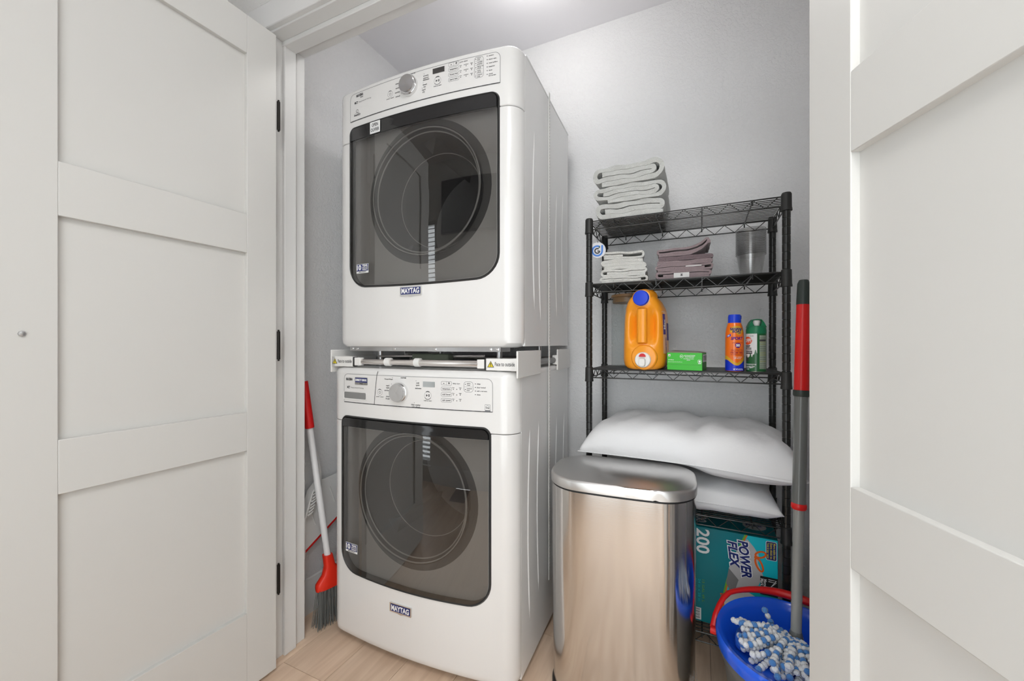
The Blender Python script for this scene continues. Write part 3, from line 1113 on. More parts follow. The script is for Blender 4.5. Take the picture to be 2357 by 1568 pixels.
for si, z in enumerate(SH):
    for sx in (-1, 1):
        for sy in (-1, 1):
            if col_me is None:
                o = MB().lathe([(.0115, .008), (.0138, .006), (.0145, -.034), (.0155, -.040), (.0155, -.044), (.0115, -.045)], 18, cap0=False, cap1=False).build('collar', M_LINER, rack, smooth=30)
                col_me = o.data
            else:
                o = bpy.data.objects.new('collar', col_me); COL.objects.link(o); o.parent = rack
            o.location = (sx * hx, sy * hy, z)
    w = .0022
    zl = -.030
    mb = MB()
    ax, ay = hx, hy
    for dz in (0, zl):
        for sy in (-1, 1):
            mb.tube([(-ax, sy * ay, dz), (ax, sy * ay, dz)], w, 8)
        for sx in (-1, 1):
            mb.tube([(sx * ax, -ay, dz), (sx * ax, ay, dz)], w, 8)
    def zig(p, q, n):
        path = []
        for i in range(n + 1):
            t = .035 + .93 * i / n
            path.append((p[0] + (q[0] - p[0]) * t, p[1] + (q[1] - p[1]) * t, zl if i % 2 == 0 else 0))
        mb.tube(path, .0017, 6)
    for sy in (-1, 1):
        zig((-ax, sy * ay), (ax, sy * ay), 17)
    for sx in (-1, 1):
        zig((sx * ax, -ay), (sx * ax, ay), 8)
    sh = mb.build('shelf', M_WIRE, rack, smooth=60, loc=(0, 0, z))
    nw = 14
    if si == 0:
        w_me = MB().tube([(-hx + .004, 0, -.001), (hx - .004, 0, -.001)], .0016, 6).build('surface_wire', M_WIRE, sh).data
        bpy.data.objects.remove(bpy.data.objects['surface_wire'])
        c_me = MB().tube([(0, -hy, -.0045), (0, hy, -.0045)], .0024, 8).tube([(0, -hy, 0), (0, -hy, -.016)], .0022, 6).tube([(0, hy, 0), (0, hy, -.016)], .0022, 6).build('cross_wire', M_WIRE, sh).data
        bpy.data.objects.remove(bpy.data.objects['cross_wire'])
    for i in range(nw):
        o = bpy.data.objects.new('surface_wire', w_me); COL.objects.link(o); o.parent = sh
        o.location = (0, -hy + 2 * hy * (i + 1) / (nw + 1), 0)
    for i in range(4):
        o = bpy.data.objects.new('cross_wire', c_me); COL.objects.link(o); o.parent = sh
        o.location = (-hx + 2 * hx * (i + .62) / 4.24, 0, 0)
# liners
o = bx('shelf_liner', M_LINER, XL + .02, XR - .005, YF + .004, YB - .006, SH[2] + .0022, SH[2] + .0040)
tag(o, 'thin black shelf liner under the orange jug and spray cans', 'shelf liner')
o = bx('shelf_liner', M_LINER, -.16, XR - .02, YF + .008, YB - .006, SH[1] + .0022, SH[1] + .0040)
tag(o, 'thin black shelf liner under the mauve towels and plastic cups', 'shelf liner')
# hang tag
tg = thing('hang_tag', 'round white paper tag with blue and black emblem hanging from the rack', 'tag', (-.3395, 1.4655, 1.392), R(20))
MB().lathe([(.0285, -.0006), (.0285, .0006)], 36, axis='-y').build('tag_disc', mat('tag_paper', (.72, .72, .75), .6), tg, smooth=30)
e = MB()
fn = lambda a, b: (a, -.0011, b)
e.strip(arc(-.002, -.003, .0175, 65, 360, 26) + [(.0155, .004), (.0155, .018)], .0062, fn, 0)
e.strip(arc(-.002, -.003, .0085, 55, 360, 18), .0052, fn, 1)
e.strip([(-.002, -.0035), (.0065, -.0035)], .004, fn, 1)
e.poly([(.003, .006), (.008, .009), (.008, .016), (.003, .013)], fn, 2)
e.build('emblem', [mat('tag_blue', (.06, .22, .66), .5), M_PRINT, mat('tag_green', (.03, .10, .03), .5)], tg, smooth=None)
MB().tube([(0, 0, .024), (-.004, .004, .05), (.002, .01, .078), (.004, 0, .102)], .0006, 5).tube([(0, 0, .024), (.004, -.004, .05), (.008, .004, .08), (.004, 0, .102)], .0006, 5).build('tag_string', M_BLACKM, tg)

# ------------------------------------------------------------------ towels
def lin(a, b, n=6):
    return [(a[0] + (b[0] - a[0]) * i / n, a[1] + (b[1] - a[1]) * i / n) for i in range(n + 1)]

def spiral_fold(w, h, t, flip=False, tail=.30, curl=.86):
    r = (h - t) / 2
    p = lin((-w * tail, t / 2), (w / 2 - r - t / 2, t / 2), 8)
    p += arc(w / 2 - r - t / 2, h / 2, r, -90, 90, 8)[1:]
    z2 = t * 1.57
    r2 = (h - t / 2 - z2) / 2
    p += lin((w / 2 - r - t / 2, h - t / 2), (-w / 2 + r2 + t / 2, h - t / 2), 12)[1:]
    p += arc(-w / 2 + r2 + t / 2, (h - t / 2 + z2) / 2, r2, 90, 270, 8)[1:]
    e = w / 2 - r - t * 1.1
    p += lin((-w / 2 + r2 + t / 2, z2), (e, z2), 12)[1:]
    z3 = h - t * 1.57
    r3 = (z3 - z2) / 2
    p += arc(e, (z2 + z3) / 2, r3, -90, 90, 6)[1:]
    p += lin((e, z3), (-w * .36, z3), 9)[1:]
    if flip:
        p = [(-x, z) for x, z in p]
    return p

def c_fold(w, h, t, flip=False, inner=.36):
    r = (h - t) / 2
    z1 = t * 1.55
    rr = (h - t / 2 - z1) / 2
    p = lin((w * inner, z1), (-w / 2 + r + t / 2, z1), 9)
    p += arc(-w / 2 + r + t / 2, (h - t / 2 + z1) / 2, rr, 270, 90, 7)[1:]
    p += lin((-w / 2 + r + t / 2, h - t / 2), (w / 2 - r - t / 2, h - t / 2), 10)[1:]
    p += arc(w / 2 - r - t / 2, h / 2, r, 90, -90, 8)[1:]
    p += lin((w / 2 - r - t / 2, t / 2), (-w * .44, t / 2), 9)[1:]
    if flip:
        p = [(-x, z) for x, z in p]
    return p

def z_fold(w, n, t, gap=1.05):
    p = []
    s = -1
    for i in range(n):
        z = t / 2 + i * t * gap
        seg = lin((s * (w / 2 - t), z), (-s * (w / 2 - t), z), 8)
        p += seg if i == 0 else seg[1:]
        s = -s
        if i < n - 1:
            r = t * gap / 2
            p += [(s * (w / 2 - t) + s * r * sin(R(a)), z + r - r * cos(R(a))) for a in (45, 90, 135, 180)]
    return p

M_TGREY = mat('towel_grey', (.56, .565, .545), .95, bump=('weave', 420, .6, .003), sheen=.3)
M_TWHT = mat('towel_white', (.66, .655, .625), .95, bump=('weave', 420, .55, .003), sheen=.3)
M_TMAU = mat('towel_mauve', (.17, .125, .135), .95, bump=('weave', 500, .5, .002), sheen=.3)
M_TMAU2 = mat('towel_mauve_light', (.26, .20, .21), .95, bump=('weave', 500, .5, .002), sheen=.3)

def towel(path, t, depth, loc, m, label, group, wob=.0012, ph=0., rz=0, tilt=0., stations=9, mats=None):
    mb = MB()
    mb.ribbon(path, t, [depth * i / (stations - 1) for i in range(stations)], wob, ph)
    o = mb.build('folded_towel', m, smooth=65, loc=loc, rot=(0, tilt, rz))
    return tag(o, label, 'towel', group)

g = 'light grey bath towels on the top shelf'
zt = SH[0] + .0030
hA = [.052, .057, .066]
labs = ['light grey folded towel at the bottom of the stack on the top shelf',
        'light grey folded towel in the middle of the stack on the top shelf',
        'light grey folded towel on top of the stack on the top shelf']
xs = (-.2225, -.226, -.231)
for i in range(3):
    w = (.243, .246, .243)[i]
    tA = (hA[i] / 3.25, hA[i] / 4.3, hA[i] / 4.3)[i]
    pth = (c_fold(w, hA[i], tA, True), spiral_fold(w, hA[i], tA), spiral_fold(w, hA[i], tA, tail=.36))[i]
    towel(pth, tA, .25, (xs[i], 1.452 - .004 * i, zt), M_TGREY, labs[i], g, .0024, i * 1.9, R(2 - i), (0, R(-.7), R(-1.2))[i])
    zt += hA[i] + .0028
g = 'off-white washcloths on the second shelf'
zt = SH[1] + .0030
hB = [.024, .026, .036, .026]
labs = ['off-white folded washcloth lying directly on the second shelf', 'off-white folded washcloth second from the bottom of its small stack',
        'thick off-white folded washcloth second from the top of its small stack', 'off-white folded washcloth on top of the small stack on the second shelf']
for i in range(4):
    w = (.172, .166, .158, .150)[i]
    tB = (hB[i] / 3.3, hB[i] / 3.3, .0112, hB[i] / 3.5)[i]
    pth = (c_fold(w, hB[i], tB), c_fold(w, hB[i], tB, True), z_fold(w, 3, .0112), c_fold(w, hB[i], tB, False, .0))[i]
    towel(pth, tB, .17, ((-.252, -.249, -.252, -.254)[i], 1.478 + .004 * i, zt), M_TWHT, labs[i], g, .0013, 3 + i * 2.3, R(3 + 2 * i))
    zt += hB[i] + .001
g = 'mauve towels on the second shelf'
zt = SH[1] + .0045
hC = [.026, .020, .015, .015, .026]
labs = ['mauve folded towel with a large white label at the bottom of its stack', 'mauve folded towel with a thin white tab second in its stack',
        'mauve folded towel in the middle of its stack', 'mauve folded towel just under the flared top towel of its stack',
        'mauve folded towel with a flared upturned corner on top of its stack']
for i in range(5):
    w = (.178, .182, .178, .176, .172)[i]
    t = (.0076, .0060, .0068, .0068, .0068)[i]
    pth = (c_fold(w, hC[i], t, True), c_fold(w, hC[i], t), z_fold(w, 2, t), z_fold(w, 2, t), c_fold(w, hC[i], t))[i]
    if i == 4:
        pth = [(x, z + max(0, x - .01) ** 2 * 6.0 * (1 + .4 * sin(z * 300))) for x, z in pth]
    o = towel(pth, t, .17, ((-.052, -.053, -.052, -.050, -.055)[i], 1.466 + .003 * i, zt), (M_TMAU2, M_TMAU2, M_TMAU2, M_TMAU, M_TMAU2)[i], labs[i], g, .0011, 1 + i * 1.7, R(2))
    if i == 0:
        lb = MB().box(-.030, .018, -.0012, -.0002, .002, .0185)
        put(lb, 'M', lambda a, b: (a, -.0016, b), -.006, .011, .010, 1, .03, rot=-90)
        lb.build('care_label', [mat('label_white', (.62, .61, .60), .7), M_PRINT], o, smooth=None)
    if i == 1:
        bx('care_label', MATS['label_white'], .008, .056, -.0022, .001, .011, .0145, o)
    zt += hC[i] + .0006

# ------------------------------------------------------------------ nested clear cups
M_RIM = glassy('cup_rim', (.70, .70, .70), 1.45, .12, .10)
cup_me = MB().lathe([(.001, .0032), (.029, .0032), (.030, .0), (.0305, .002), (.0425, .0815)], 36, cap0=False, cap1=False).lathe(
    [(.0425, .0815), (.0455, .0832), (.0462, .0850), (.0450, .0866), (.0428, .0858)], 36, mi=1, cap0=False, cap1=False).build('plastic_cup', [M_CUP, M_RIM], smooth=40)
N = 15
base = cup_me
for i in range(N):
    o = base if i == 0 else base.copy()
    if i: COL.objects.link(o)
    o.location = (.156, 1.600, SH[1] + .0045 + i * .0060)
    tag(o, 'clear plastic cup standing on the second shelf at the bottom of the nested stack' if i == 0 else 'clear plastic cup on top of the nested stack, its whole rim free' if i == N - 1 else 'clear plastic cup nested inside the stack between the bottom and top cups', 'cup', 'nested clear plastic cups')

# ------------------------------------------------------------------ things on the third shelf
ZS = SH[2] + .0042
def superell(a, b, e, n=40, cx=0, cy=0):
    pts = []
    for k in range(n):
        t = 2 * pi * k / n
        c, s_ = cos(t), sin(t)
        pts.append((cx + a * math.copysign(abs(c) ** (2 / e), c), cy + b * math.copysign(abs(s_) ** (2 / e), s_)))
    return pts
M_ORANGE = mat('jug_orange', (.90, .33, .015), .32, coat=.2)
M_BLUECAP = mat('cap_blue', (.008, .05, .62), .3)
jug = thing('detergent_jug', 'large orange detergent jug with blue cap and white spigot on the third shelf', 'jug', (-.176, 1.512, ZS), R(-5))
Hj = .262
secs = []
prof = [(.0, .72), (.004, .84), (.012, .94), (.03, 1.0), (.07, 1.0), (.11, .985), (.16, .965), (.19, .94), (.212, .88), (.232, .76), (.246, .62), (.256, .45), (.2615, .25)]
nseg = 56
for z, s_ in prof:
    # more levels come from the interpolation below
    pass
levels = []
for i in range(len(prof) - 1):
    (z0, a0), (z1, a1) = prof[i], prof[i + 1]
    n = max(1, int((z1 - z0) / .009))
    for k in range(n):
        t = k / n
        levels.append((z0 + (z1 - z0) * t, a0 + (a1 - a0) * t))
levels.append(prof[-1])
for z, s_ in levels:
    sec = []
    lean = max(0, z - .2) * -.55                     # shoulder leans to the pouring side
    for (x, y) in superell(.0715 * s_, .085 * (.35 + .65 * s_), 3.2, nseg):
        y += lean
        if y < lean - .02:
            # hand hold: hollow on both sides of the grip bar
            f = math.exp(-((abs(x - .004) - .030) / .012) ** 2) * math.exp(-((z - .145) / .052) ** 4)
            y += .030 * f
        sec.append((x, y, z))
    secs.append(sec)
MB().loft(secs).build('jug_body', M_ORANGE, jug, smooth=60)
MB().loft([[(x + .004, y - .0815 + (-.004 if 0 < t < 4 else .014), .085 + .032 * t) for x, y in superell(.0165, .013, 2.6, 20)] for t in (0, .25, 1, 2, 3, 3.75, 4)]).build('grip_bar', M_ORANGE, jug, smooth=60)
# neck collar and cap
nk = MB().loft([[(x * k + .002, y_, .243 + z_ * k * .9 + (.004 if y_ > -.09 else 0)) for x, z_ in superell(.034, .030, 2.2, 28)] for y_, k in ((-.030, 1.25), (-.06, 1.1), (-.078, .95), (-.086, .86))])
nk.build('neck', M_ORANGE, jug, smooth=60)
MB().lathe([(.0262, 0), (.0262, .014), (.024, .0175), (.001, .0185)], 32, (.002, -.085, .2425), axis='-y').build('cap', M_BLUECAP, jug, smooth=40)
MB().lathe([(.0272, 0), (.0272, .0045)], 32, (.002, -.0845, .2425), axis='-y').build('cap_ring', mat('cap_ring_white', (.8, .72, .62), .4), jug, smooth=40)
# spigot boss and valve
MB().lathe([(.043, -.018), (.0425, .004), (.040, .0075), (.037, .0085), (.001, .009)], 40, (.010, -.0815, .042), axis='-y', cap0=False).build('spigot_boss', M_ORANGE, jug, smooth=40)
v = MB().lathe([(.0262, 0), (.0262, .006), (.024, .009), (.001, .0095)], 36, (.008, -.090, .034), axis='-y').build('spigot', mat('spigot_white', (.80, .79, .76), .35), jug, smooth=40)
MB().loft([[(x * k + .008, y_, .026 + z_ * k) for x, z_ in superell(.011, .014, 4, 20)] for y_, k in ((-.097, 1), (-.110, .92), (-.112, .85))]).build('nozzle', MATS['spigot_white'], v, smooth=40)
MB().loft([[(.008 + x, y_, .0445 + z_) for x, z_ in arc(0, 0, .011, 0, 180, 12)] for y_ in (-.097, -.1045)]).build('valve_button', mat('button_red', (.62, .02, .03), .35), v, smooth=40)
# side label with purple lettering
lb = MB()
def sidefn(a, b):
    s_ = 1.0
    for i in range(len(prof) - 1):
        if prof[i][0] <= b <= prof[i + 1][0]:
            s_ = prof[i][1] + (prof[i + 1][1] - prof[i][1]) * (b - prof[i][0]) / (prof[i + 1][0] - prof[i][0])
    bb = .085 * (.35 + .65 * s_)
    q = min(1, abs(a / bb))
    return (.0715 * s_ * (1 - q ** 3.2) ** (1 / 3.2) + .0008, a, b)
def sgrid(lb, a0, a1, b0, b1, mi, d=0., n=6):
    vs, fs = [], []
    for i in range(n + 1):
        for j in range(n + 1):
            p = sidefn(a0 + (a1 - a0) * i / n, b0 + (b1 - b0) * j / n)
            vs.append((p[0] + d, p[1], p[2]))
    for i in range(n):
        for j in range(n):
            fs.append((i * (n + 1) + j, (i + 1) * (n + 1) + j, (i + 1) * (n + 1) + j + 1, i * (n + 1) + j + 1))
    lb.add(vs, fs, mi)
sgrid(lb, -.052, .055, .055, .20, 0)
sgrid(lb, -.050, -.028, .12, .19, 1, .0005)
sgrid(lb, -.012, .055, .10, .16, 1, .0005)
put(lb, 'Max', lambda a, b: (sidefn(a, b)[0] + .001, a, b), -.039, .155, .02, 2, .04, rot=90)
put(lb, 'UNSCENTED', lambda a, b: (sidefn(a, b)[0] + .001, a, b), -.03, .085, .014, 1, .04, rot=90, width=.05)
lb.build('side_label', [mat('label_peach', (.85, .50, .28), .45), mat('label_purple', (.07, .03, .22), .45), M_WTEXT], jug, smooth=60)

jar = thing('glass_jar', 'tall clear glass jar with a wooden lid behind the orange jug', 'jar', (-.262, 1.640, ZS))
MB().lathe([(.001, .004), (.055, .003), (.060, .0), (.061, .004), (.061, .268), (.0605, .271), (.059, .270)], 48, cap0=False, cap1=False).build('jar_body', M_JAR, jar, smooth=40)
MB().lathe([(.0562, .250), (.0562, .270), (.062, .2705), (.0625, .274), (.062, .280), (.001, .281)], 40).build('wooden_lid', mat('lid_wood', (.33, .19, .09), .5, var=(30, (.22, .12, .05))), jar, smooth=30)

# green carton
gb = thing('green_carton', 'small bright green cardboard carton beside the orange jug', 'carton', (-.049, 1.452, ZS), R(-9))
M_GREEN = mat('carton_green', (.055, .50, .045), .4)
M_KRAFT = mat('carton_inside', (.30, .26, .22), .8)
w2, dpt, hg = .0545, .048, .058
bx('carton_body', M_GREEN, -w2, w2, 0, dpt * 1.75, 0, hg, gb, bevel=.0015)
MB().loft([[(-w2, .002, hg), (w2, .002, hg), (w2, .1, hg), (-w2, .1, hg)], [(-w2 + .006, -.001, hg + .0045), (w2 - .02, 0, hg + .0035), (w2 - .02, .09, hg + .004), (-w2 + .006, .09, hg + .007)]]).build('lid_flap', M_KRAFT, gb)
bx('end_panel', mat('carton_dark_green', (.035, .20, .03), .45), w2, w2 + .0006, .002, dpt * 1.75 - .002, .002, .026, gb)
p = MB()
fg = lambda a, b: (a, -.0006, b)
fe = lambda a, b: (w2 + .0012, b * 0 + a, b)
p.poly([(-w2 + .004, .046), (-w2 + .011, .046), (-w2 + .011, .053), (-w2 + .004, .053)], fg, 0)
put(p, 'w', lambda a, b: (a, -.0010, b), -w2 + .0075, .0495, .006, 1, .05)
p.strip(arc(-.008, .046, .0052, 0, 360, 16), .0009, fg, 0)
put(p, 'FSC', fg, -.008, .046, .0042, 0, .03)
put(p, 'SAVE THE PLANET PURCHASE\nPRODUCTS MADE RIGHT', fg, .0165, .0465, .0046, 0, .02, width=.034)
put(p, 'compostable and recyclable\npackaging', fg, .0135, .0365, .0042, 0, .02, width=.032)
put(p, 'ingredients', fg, -.0415, .0345, .0042, 0, .02, width=.018)
put(p, 'plant based unscented dryer sheets 80 count', fg, -.0285, .0275, .0040, 0, .0, width=.045)
p.strip([(-w2 + .001, .0185), (w2 - .001, .0185)], .0004, fg, 1)
p.strip(rrect(.010, .010, .002, 2, .047, .030), .001, fg, 0, closed=True)
p.poly(arc(.047, .030, .0032, 0, 320, 8), fg, 0)
p.poly([(.0425, .0225), (.0515, .0225), (.0515, .0240), (.0425, .0240)], fg, 0)
p.poly([(.004, .028), (.080, .028), (.080, .053), (.004, .053)], fe, 0)
for i in range(12):
    a = .036 + i * .0035
    p.strip([(a, .033), (a, .050)], .0010 + .0012 * (i % 3 == 0), lambda a_, b_: (w2 + .0016, a_, b_), 1)
put(p, 'LOT 2284\nEXP', lambda a, b: (w2 + .0016, a, b), .022, .041, .008, 1, .02, width=.026)
p.build('carton_print', [M_WTEXT, M_PRINT], gb, smooth=None)

# spray cans -----------------------------------------------------------
def cyl_fn(r, phi0, d=.0004):
    """surface of a can of radius r(z): arc length a from the direction phi0"""
    def fn(a, b):
        rr = r(b)
        ph = phi0 + a / max(rr, .005)
        return ((rr + d) * cos(ph), (rr + d) * sin(ph), b)
    return fn
def interp(prof):
    def r(z):
        for i in range(len(prof) - 1):
            if prof[i][1] <= z <= prof[i + 1][1]:
                dz = prof[i + 1][1] - prof[i][1] or 1
                return prof[i][0] + (prof[i + 1][0] - prof[i][0]) * (z - prof[i][1]) / dz
        return prof[0][0] if z < prof[0][1] else prof[-1][0]
    return r
def wrap(mb, r, phi0, pts, mi, d=.0004, nrows=1):
    mb.poly(pts, cyl_fn(r, phi0, d), mi)
def wrap_band(mb, r, phi0, a0, a1, zlo, zhi, mi, d=.0004, n=16, m=4):
    """patch between two curves zlo(a), zhi(a)"""
    fn = cyl_fn(r, phi0, d)
    vs, fs = [], []
    for i in range(n + 1):
        a = a0 + (a1 - a0) * i / n
        lo, hi = zlo(a), zhi(a)
        for j in range(m + 1):
            vs.append(fn(a, lo + (hi - lo) * j / m))
    for i in range(n):
        for j in range(m):
            fs.append((i * (m + 1) + j, (i + 1) * (m + 1) + j, (i + 1) * (m + 1) + j + 1, i * (m + 1) + j + 1))
    mb.add(vs, fs, mi)

sun = thing('sunscreen_can', 'orange and blue sunscreen spray can with a blue cap on the third shelf', 'spray can', (.0985, 1.474, ZS))
rs = [(.0225, 0), (.0262, .002), (.0266, .006), (.0266, .105), (.0258, .122), (.0240, .136), (.0212, .147), (.0190, .153), (.0178, .157)]
M_SUNO = mat('sunscreen_orange', (.88, .17, .005), .28, coat=.4)
MB().lathe(rs, 40).build('can_body', M_SUNO, sun, smooth=50)
MB().lathe([(.0185, .153), (.0188, .160), (.0186, .174), (.0168, .181), (.001, .1825)], 36, cap0=False).build('cap', M_BLUECAP, sun, smooth=40)
MB().box(.004, .0195, -.006, .006, .166, .178).build('nozzle_notch', mat('cap_blue_dark', (.005, .02, .30), .4), sun, bevel=.002)
rf = interp(rs)
ph = R(-79)
q = MB()
w_ = .070
full = 2 * pi * .0266 / 2 - .0005
wave = lambda a: .028 + .016 * (1 - cos(min(1, abs(a) / .034) * pi)) / 2
wave2 = lambda a: .0215 + .018 * (1 - cos(min(1, abs(a) / .034) * pi)) / 2
def w2lo(a): return wave2(a)
wrap_band(q, rf, ph, -full, full, lambda a: .0025, lambda a: wave2(a) - .002, 0, .0003, 40)
wrap_band(q, rf, ph, -full, full, lambda a: wave2(a) - .002, lambda a: wave(a) + .006 * min(1, abs(a) / .03), 1, .0003, 40)
f = cyl_fn(rf, ph, .0005)
f2 = cyl_fn(rf, ph, .0009)
wrap_band(q, rf, ph, -.020, .020, lambda a: .124, lambda a: .1255 + .019 * math.sqrt(max(0, 1 - (a / .021) ** 2)), 1, .0004, 16)
wrap_band(q, rf, ph, -.002, .016, lambda a: .124 - .0085 * math.sqrt(max(0, 1 - ((a - .007) / .0092) ** 2)), lambda a: .1245, 1, .0004, 12)
put(q, 'BANANA', f2, .000, .1345, .0105, 2, .05, width=.036)
put(q, 'BOAT', f2, .001, .1265, .0105, 2, .05, width=.026)
put(q, 'SPF', f2, .008, .1205, .005, 2, .02, width=.009)
wrap_band(q, rf, ph, -.030, -.017, lambda a: .1075 + (a + .030) * .38, lambda a: .1145 + (a + .030) * .38, 0, .0005, 6, 2)
put(q, 'NEW', f2, -.0235, .1135, .0055, 3, .04, rot=20, width=.008)
put(q, 'SPORT', f, .001, .1045, .0125, 4, .05, width=.036, shear=.25)
put(q, 'performance', f, .003, .0915, .0055, 5, .01, width=.032)
wrap_band(q, rf, ph, -.005, .011, lambda a: .0825 - .0078 * (1 - abs((a - .003) / .008) ** 3), lambda a: .0825 + .0078 * (1 - .5 * abs((a - .003) / .008) ** 4), 4, .0005, 10, 2)
put(q, '50', f2, .003, .0825, .0105, 3, .05, width=.011)
put(q, 'PROTECTS', f, .001, .0665, .0085, 5, .01, width=.034)
put(q, 'FROM 98%', f, .001, .0595, .0085, 5, .03, width=.038)
put(q, 'OF DAMAGING RAYS', f, .001, .0535, .0052, 5, .01, width=.038)
put(q, 'water resistant\n80 minutes', f, .003, .044, .0045, 3, .01, width=.026)
put(q, 'NET WT 6 OZ (170g)', f, .005, .0075, .0060, 3, .04, width=.030)
q.build('can_print', [mat('print_blue', (.006, .03, .55), .3), mat('print_gold', (.70, .38, .02), .35), M_NAVY, M_WTEXT, mat('print_purple', (.12, .01, .20), .4), mat('print_red', (.42, .03, .03), .4)], sun, smooth=60)

off = thing('repellent_can', 'dark green insect repellent spray can with loop cap beside the sunscreen', 'spray can', (.1585, 1.476, ZS))
ro = [(.0255, 0), (.0275, .002), (.0278, .004), (.0278, .121)]
M_OFFG = mat('repellent_green', (.008, .10, .025), .3, coat=.3)
MB().lathe([(.0265, .0), (.0275, .0015), (.0275, .004)], 36).build('can_base', M_STEEL, off, smooth=40)
MB().lathe(ro[1:] + [(.0265, .122)], 40).build('can_body', M_OFFG, off, smooth=40)
capm = mat('cap_green', (.006, .17, .07), .4)
# cap: shoulder plus arched loop with an opening
MB().lathe([(.0282, .119), (.0282, .130), (.0272, .137), (.0245, .1425), (.012, .1448), (.001, .1450)], 36).build('cap', capm, off, smooth=45)
pa = R(-79)
lp = MB()
ux, uy = -sin(pa), cos(pa)
vx, vy = cos(pa), sin(pa)
outer = [(-.0262, .139), (-.0190, .155), (-.0120, .1640), (0, .1655), (.0120, .1640), (.0190, .155), (.0262, .139)]
innr = [(-.0085, .1440), (-.0140, .1550), (-.0120, .1618), (0, .1630), (.0120, .1618), (.0140, .1550), (.0085, .1440)]
for dd in (0,):
    vs = []
    for t_ in (-.0125, .0125):
        for a, b in outer: vs.append((ux * a + vx * t_, uy * a + vy * t_, b))
        for a, b in innr: vs.append((ux * a + vx * t_, uy * a + vy * t_, b))
    fs = []
    m = 7
    for i in range(m - 1):
        fs += [(i, i + 1, m + i + 1, m + i), (2 * m + i, 3 * m + i, 3 * m + i + 1, 2 * m + i + 1), (i, 2 * m + i, 2 * m + i + 1, i + 1), (m + i, m + i + 1, 3 * m + i + 1, 3 * m + i)]
    fs += [(0, m, 3 * m, 2 * m), (m - 1, 3 * m - 1, 4 * m - 1, 2 * m - 1)]
    lp.add(vs, fs)
lp.build('cap_loop', capm, off, smooth=30)
MB().lathe([(.0090, .144), (.0120, .1600), (.009, .1625)], 20).build('spray_button', mat('button_white', (.75, .74, .72), .4), off, smooth=40)
rfo = interp(ro)
q = MB()
pa = R(-79 - 24)
rag = lambda a: .046 + .004 * sin(a * 900) + .006 * sin(a * 420 + 1) + .020 * max(0, (a + .02) / .03)
wrap_band(q, rfo, pa, -.044, .006, lambda a: min(.075, rag(a)), lambda a: .1205, 0, .0003, 40)
f = cyl_fn(rfo, pa, .0006)
f2 = cyl_fn(rfo, pa, .0010)
put(q, 'our family', f, -.012, .1125, .0055, 1, .0, width=.018, shear=.3)
wrap_band(q, rfo, pa, -.0395, -.0075, lambda a: .0975 - .0125 * math.sqrt(max(0, 1 - ((a + .0235) / .0161) ** 2)), lambda a: .0975 + .0125 * math.sqrt(max(0, 1 - ((a + .0235) / .0161) ** 2)), 2, .0006, 20, 3)
put(q, 'OFF!', f2, -.0225, .0975, .0155, 0, .04, width=.027, shear=.15)
put(q, 'DEEP', f, -.0225, .0800, .0095, 1, .05, width=.019)
put(q, 'WOODS', f, -.0215, .0722, .0095, 1, .05, width=.024)
wrap_band(q, rfo, pa, -.0315, -.0075, lambda a: .0562, lambda a: .0662, 1, .0006, 10, 2)
put(q, 'LONG LASTING', f2, -.0195, .0612, .006, 0, .02, width=.020)
wrap_band(q, rfo, pa, -.030, -.019, lambda a: .035 + .003 * sin(a * 700), lambda a: .047 - .003 * abs(a + .0245) / .005, 1, .0006, 8, 2)
for i, (zz, wl, s_) in enumerate(((.0235, .034, 'REPELS MOSQUITOES'), (.0175, .030, 'ticks biting flies'), (.0145, .026, 'gnats chiggers'), (.0085, .014, '6 OZ'))):
    put(q, s_, f, -.030 + wl / 2, zz, .0050, 0, .03, width=wl)
wrap_band(q, rfo, pa, .0125, .036, lambda a: .010, lambda a: .114, 3, .0003, 16)
for i in range(15):
    zz = .106 - i * .0066
    m_ = 4 if i in (2, 3, 7, 8, 11) else 1
    if i == 1:
        wrap_band(q, rfo, pa, .0125, .034, lambda a, zz=zz: zz - .004, lambda a, zz=zz: zz + .002, 1, .0006, 8, 1)
    else:
        put(q, 'directions for use keep away' if m_ == 1 else 'CAUTION', f, .0235, zz, .0046, m_, .01, width=.020)
q.build('can_print', [mat('label_grey_white', (.70, .70, .70), .35), M_PRINT, mat('print_orange', (.75, .09, .02), .4), mat('label_sage', (.30, .36, .28), .5), mat('print_olive', (.30, .27, .01), .5)], off, smooth=60)

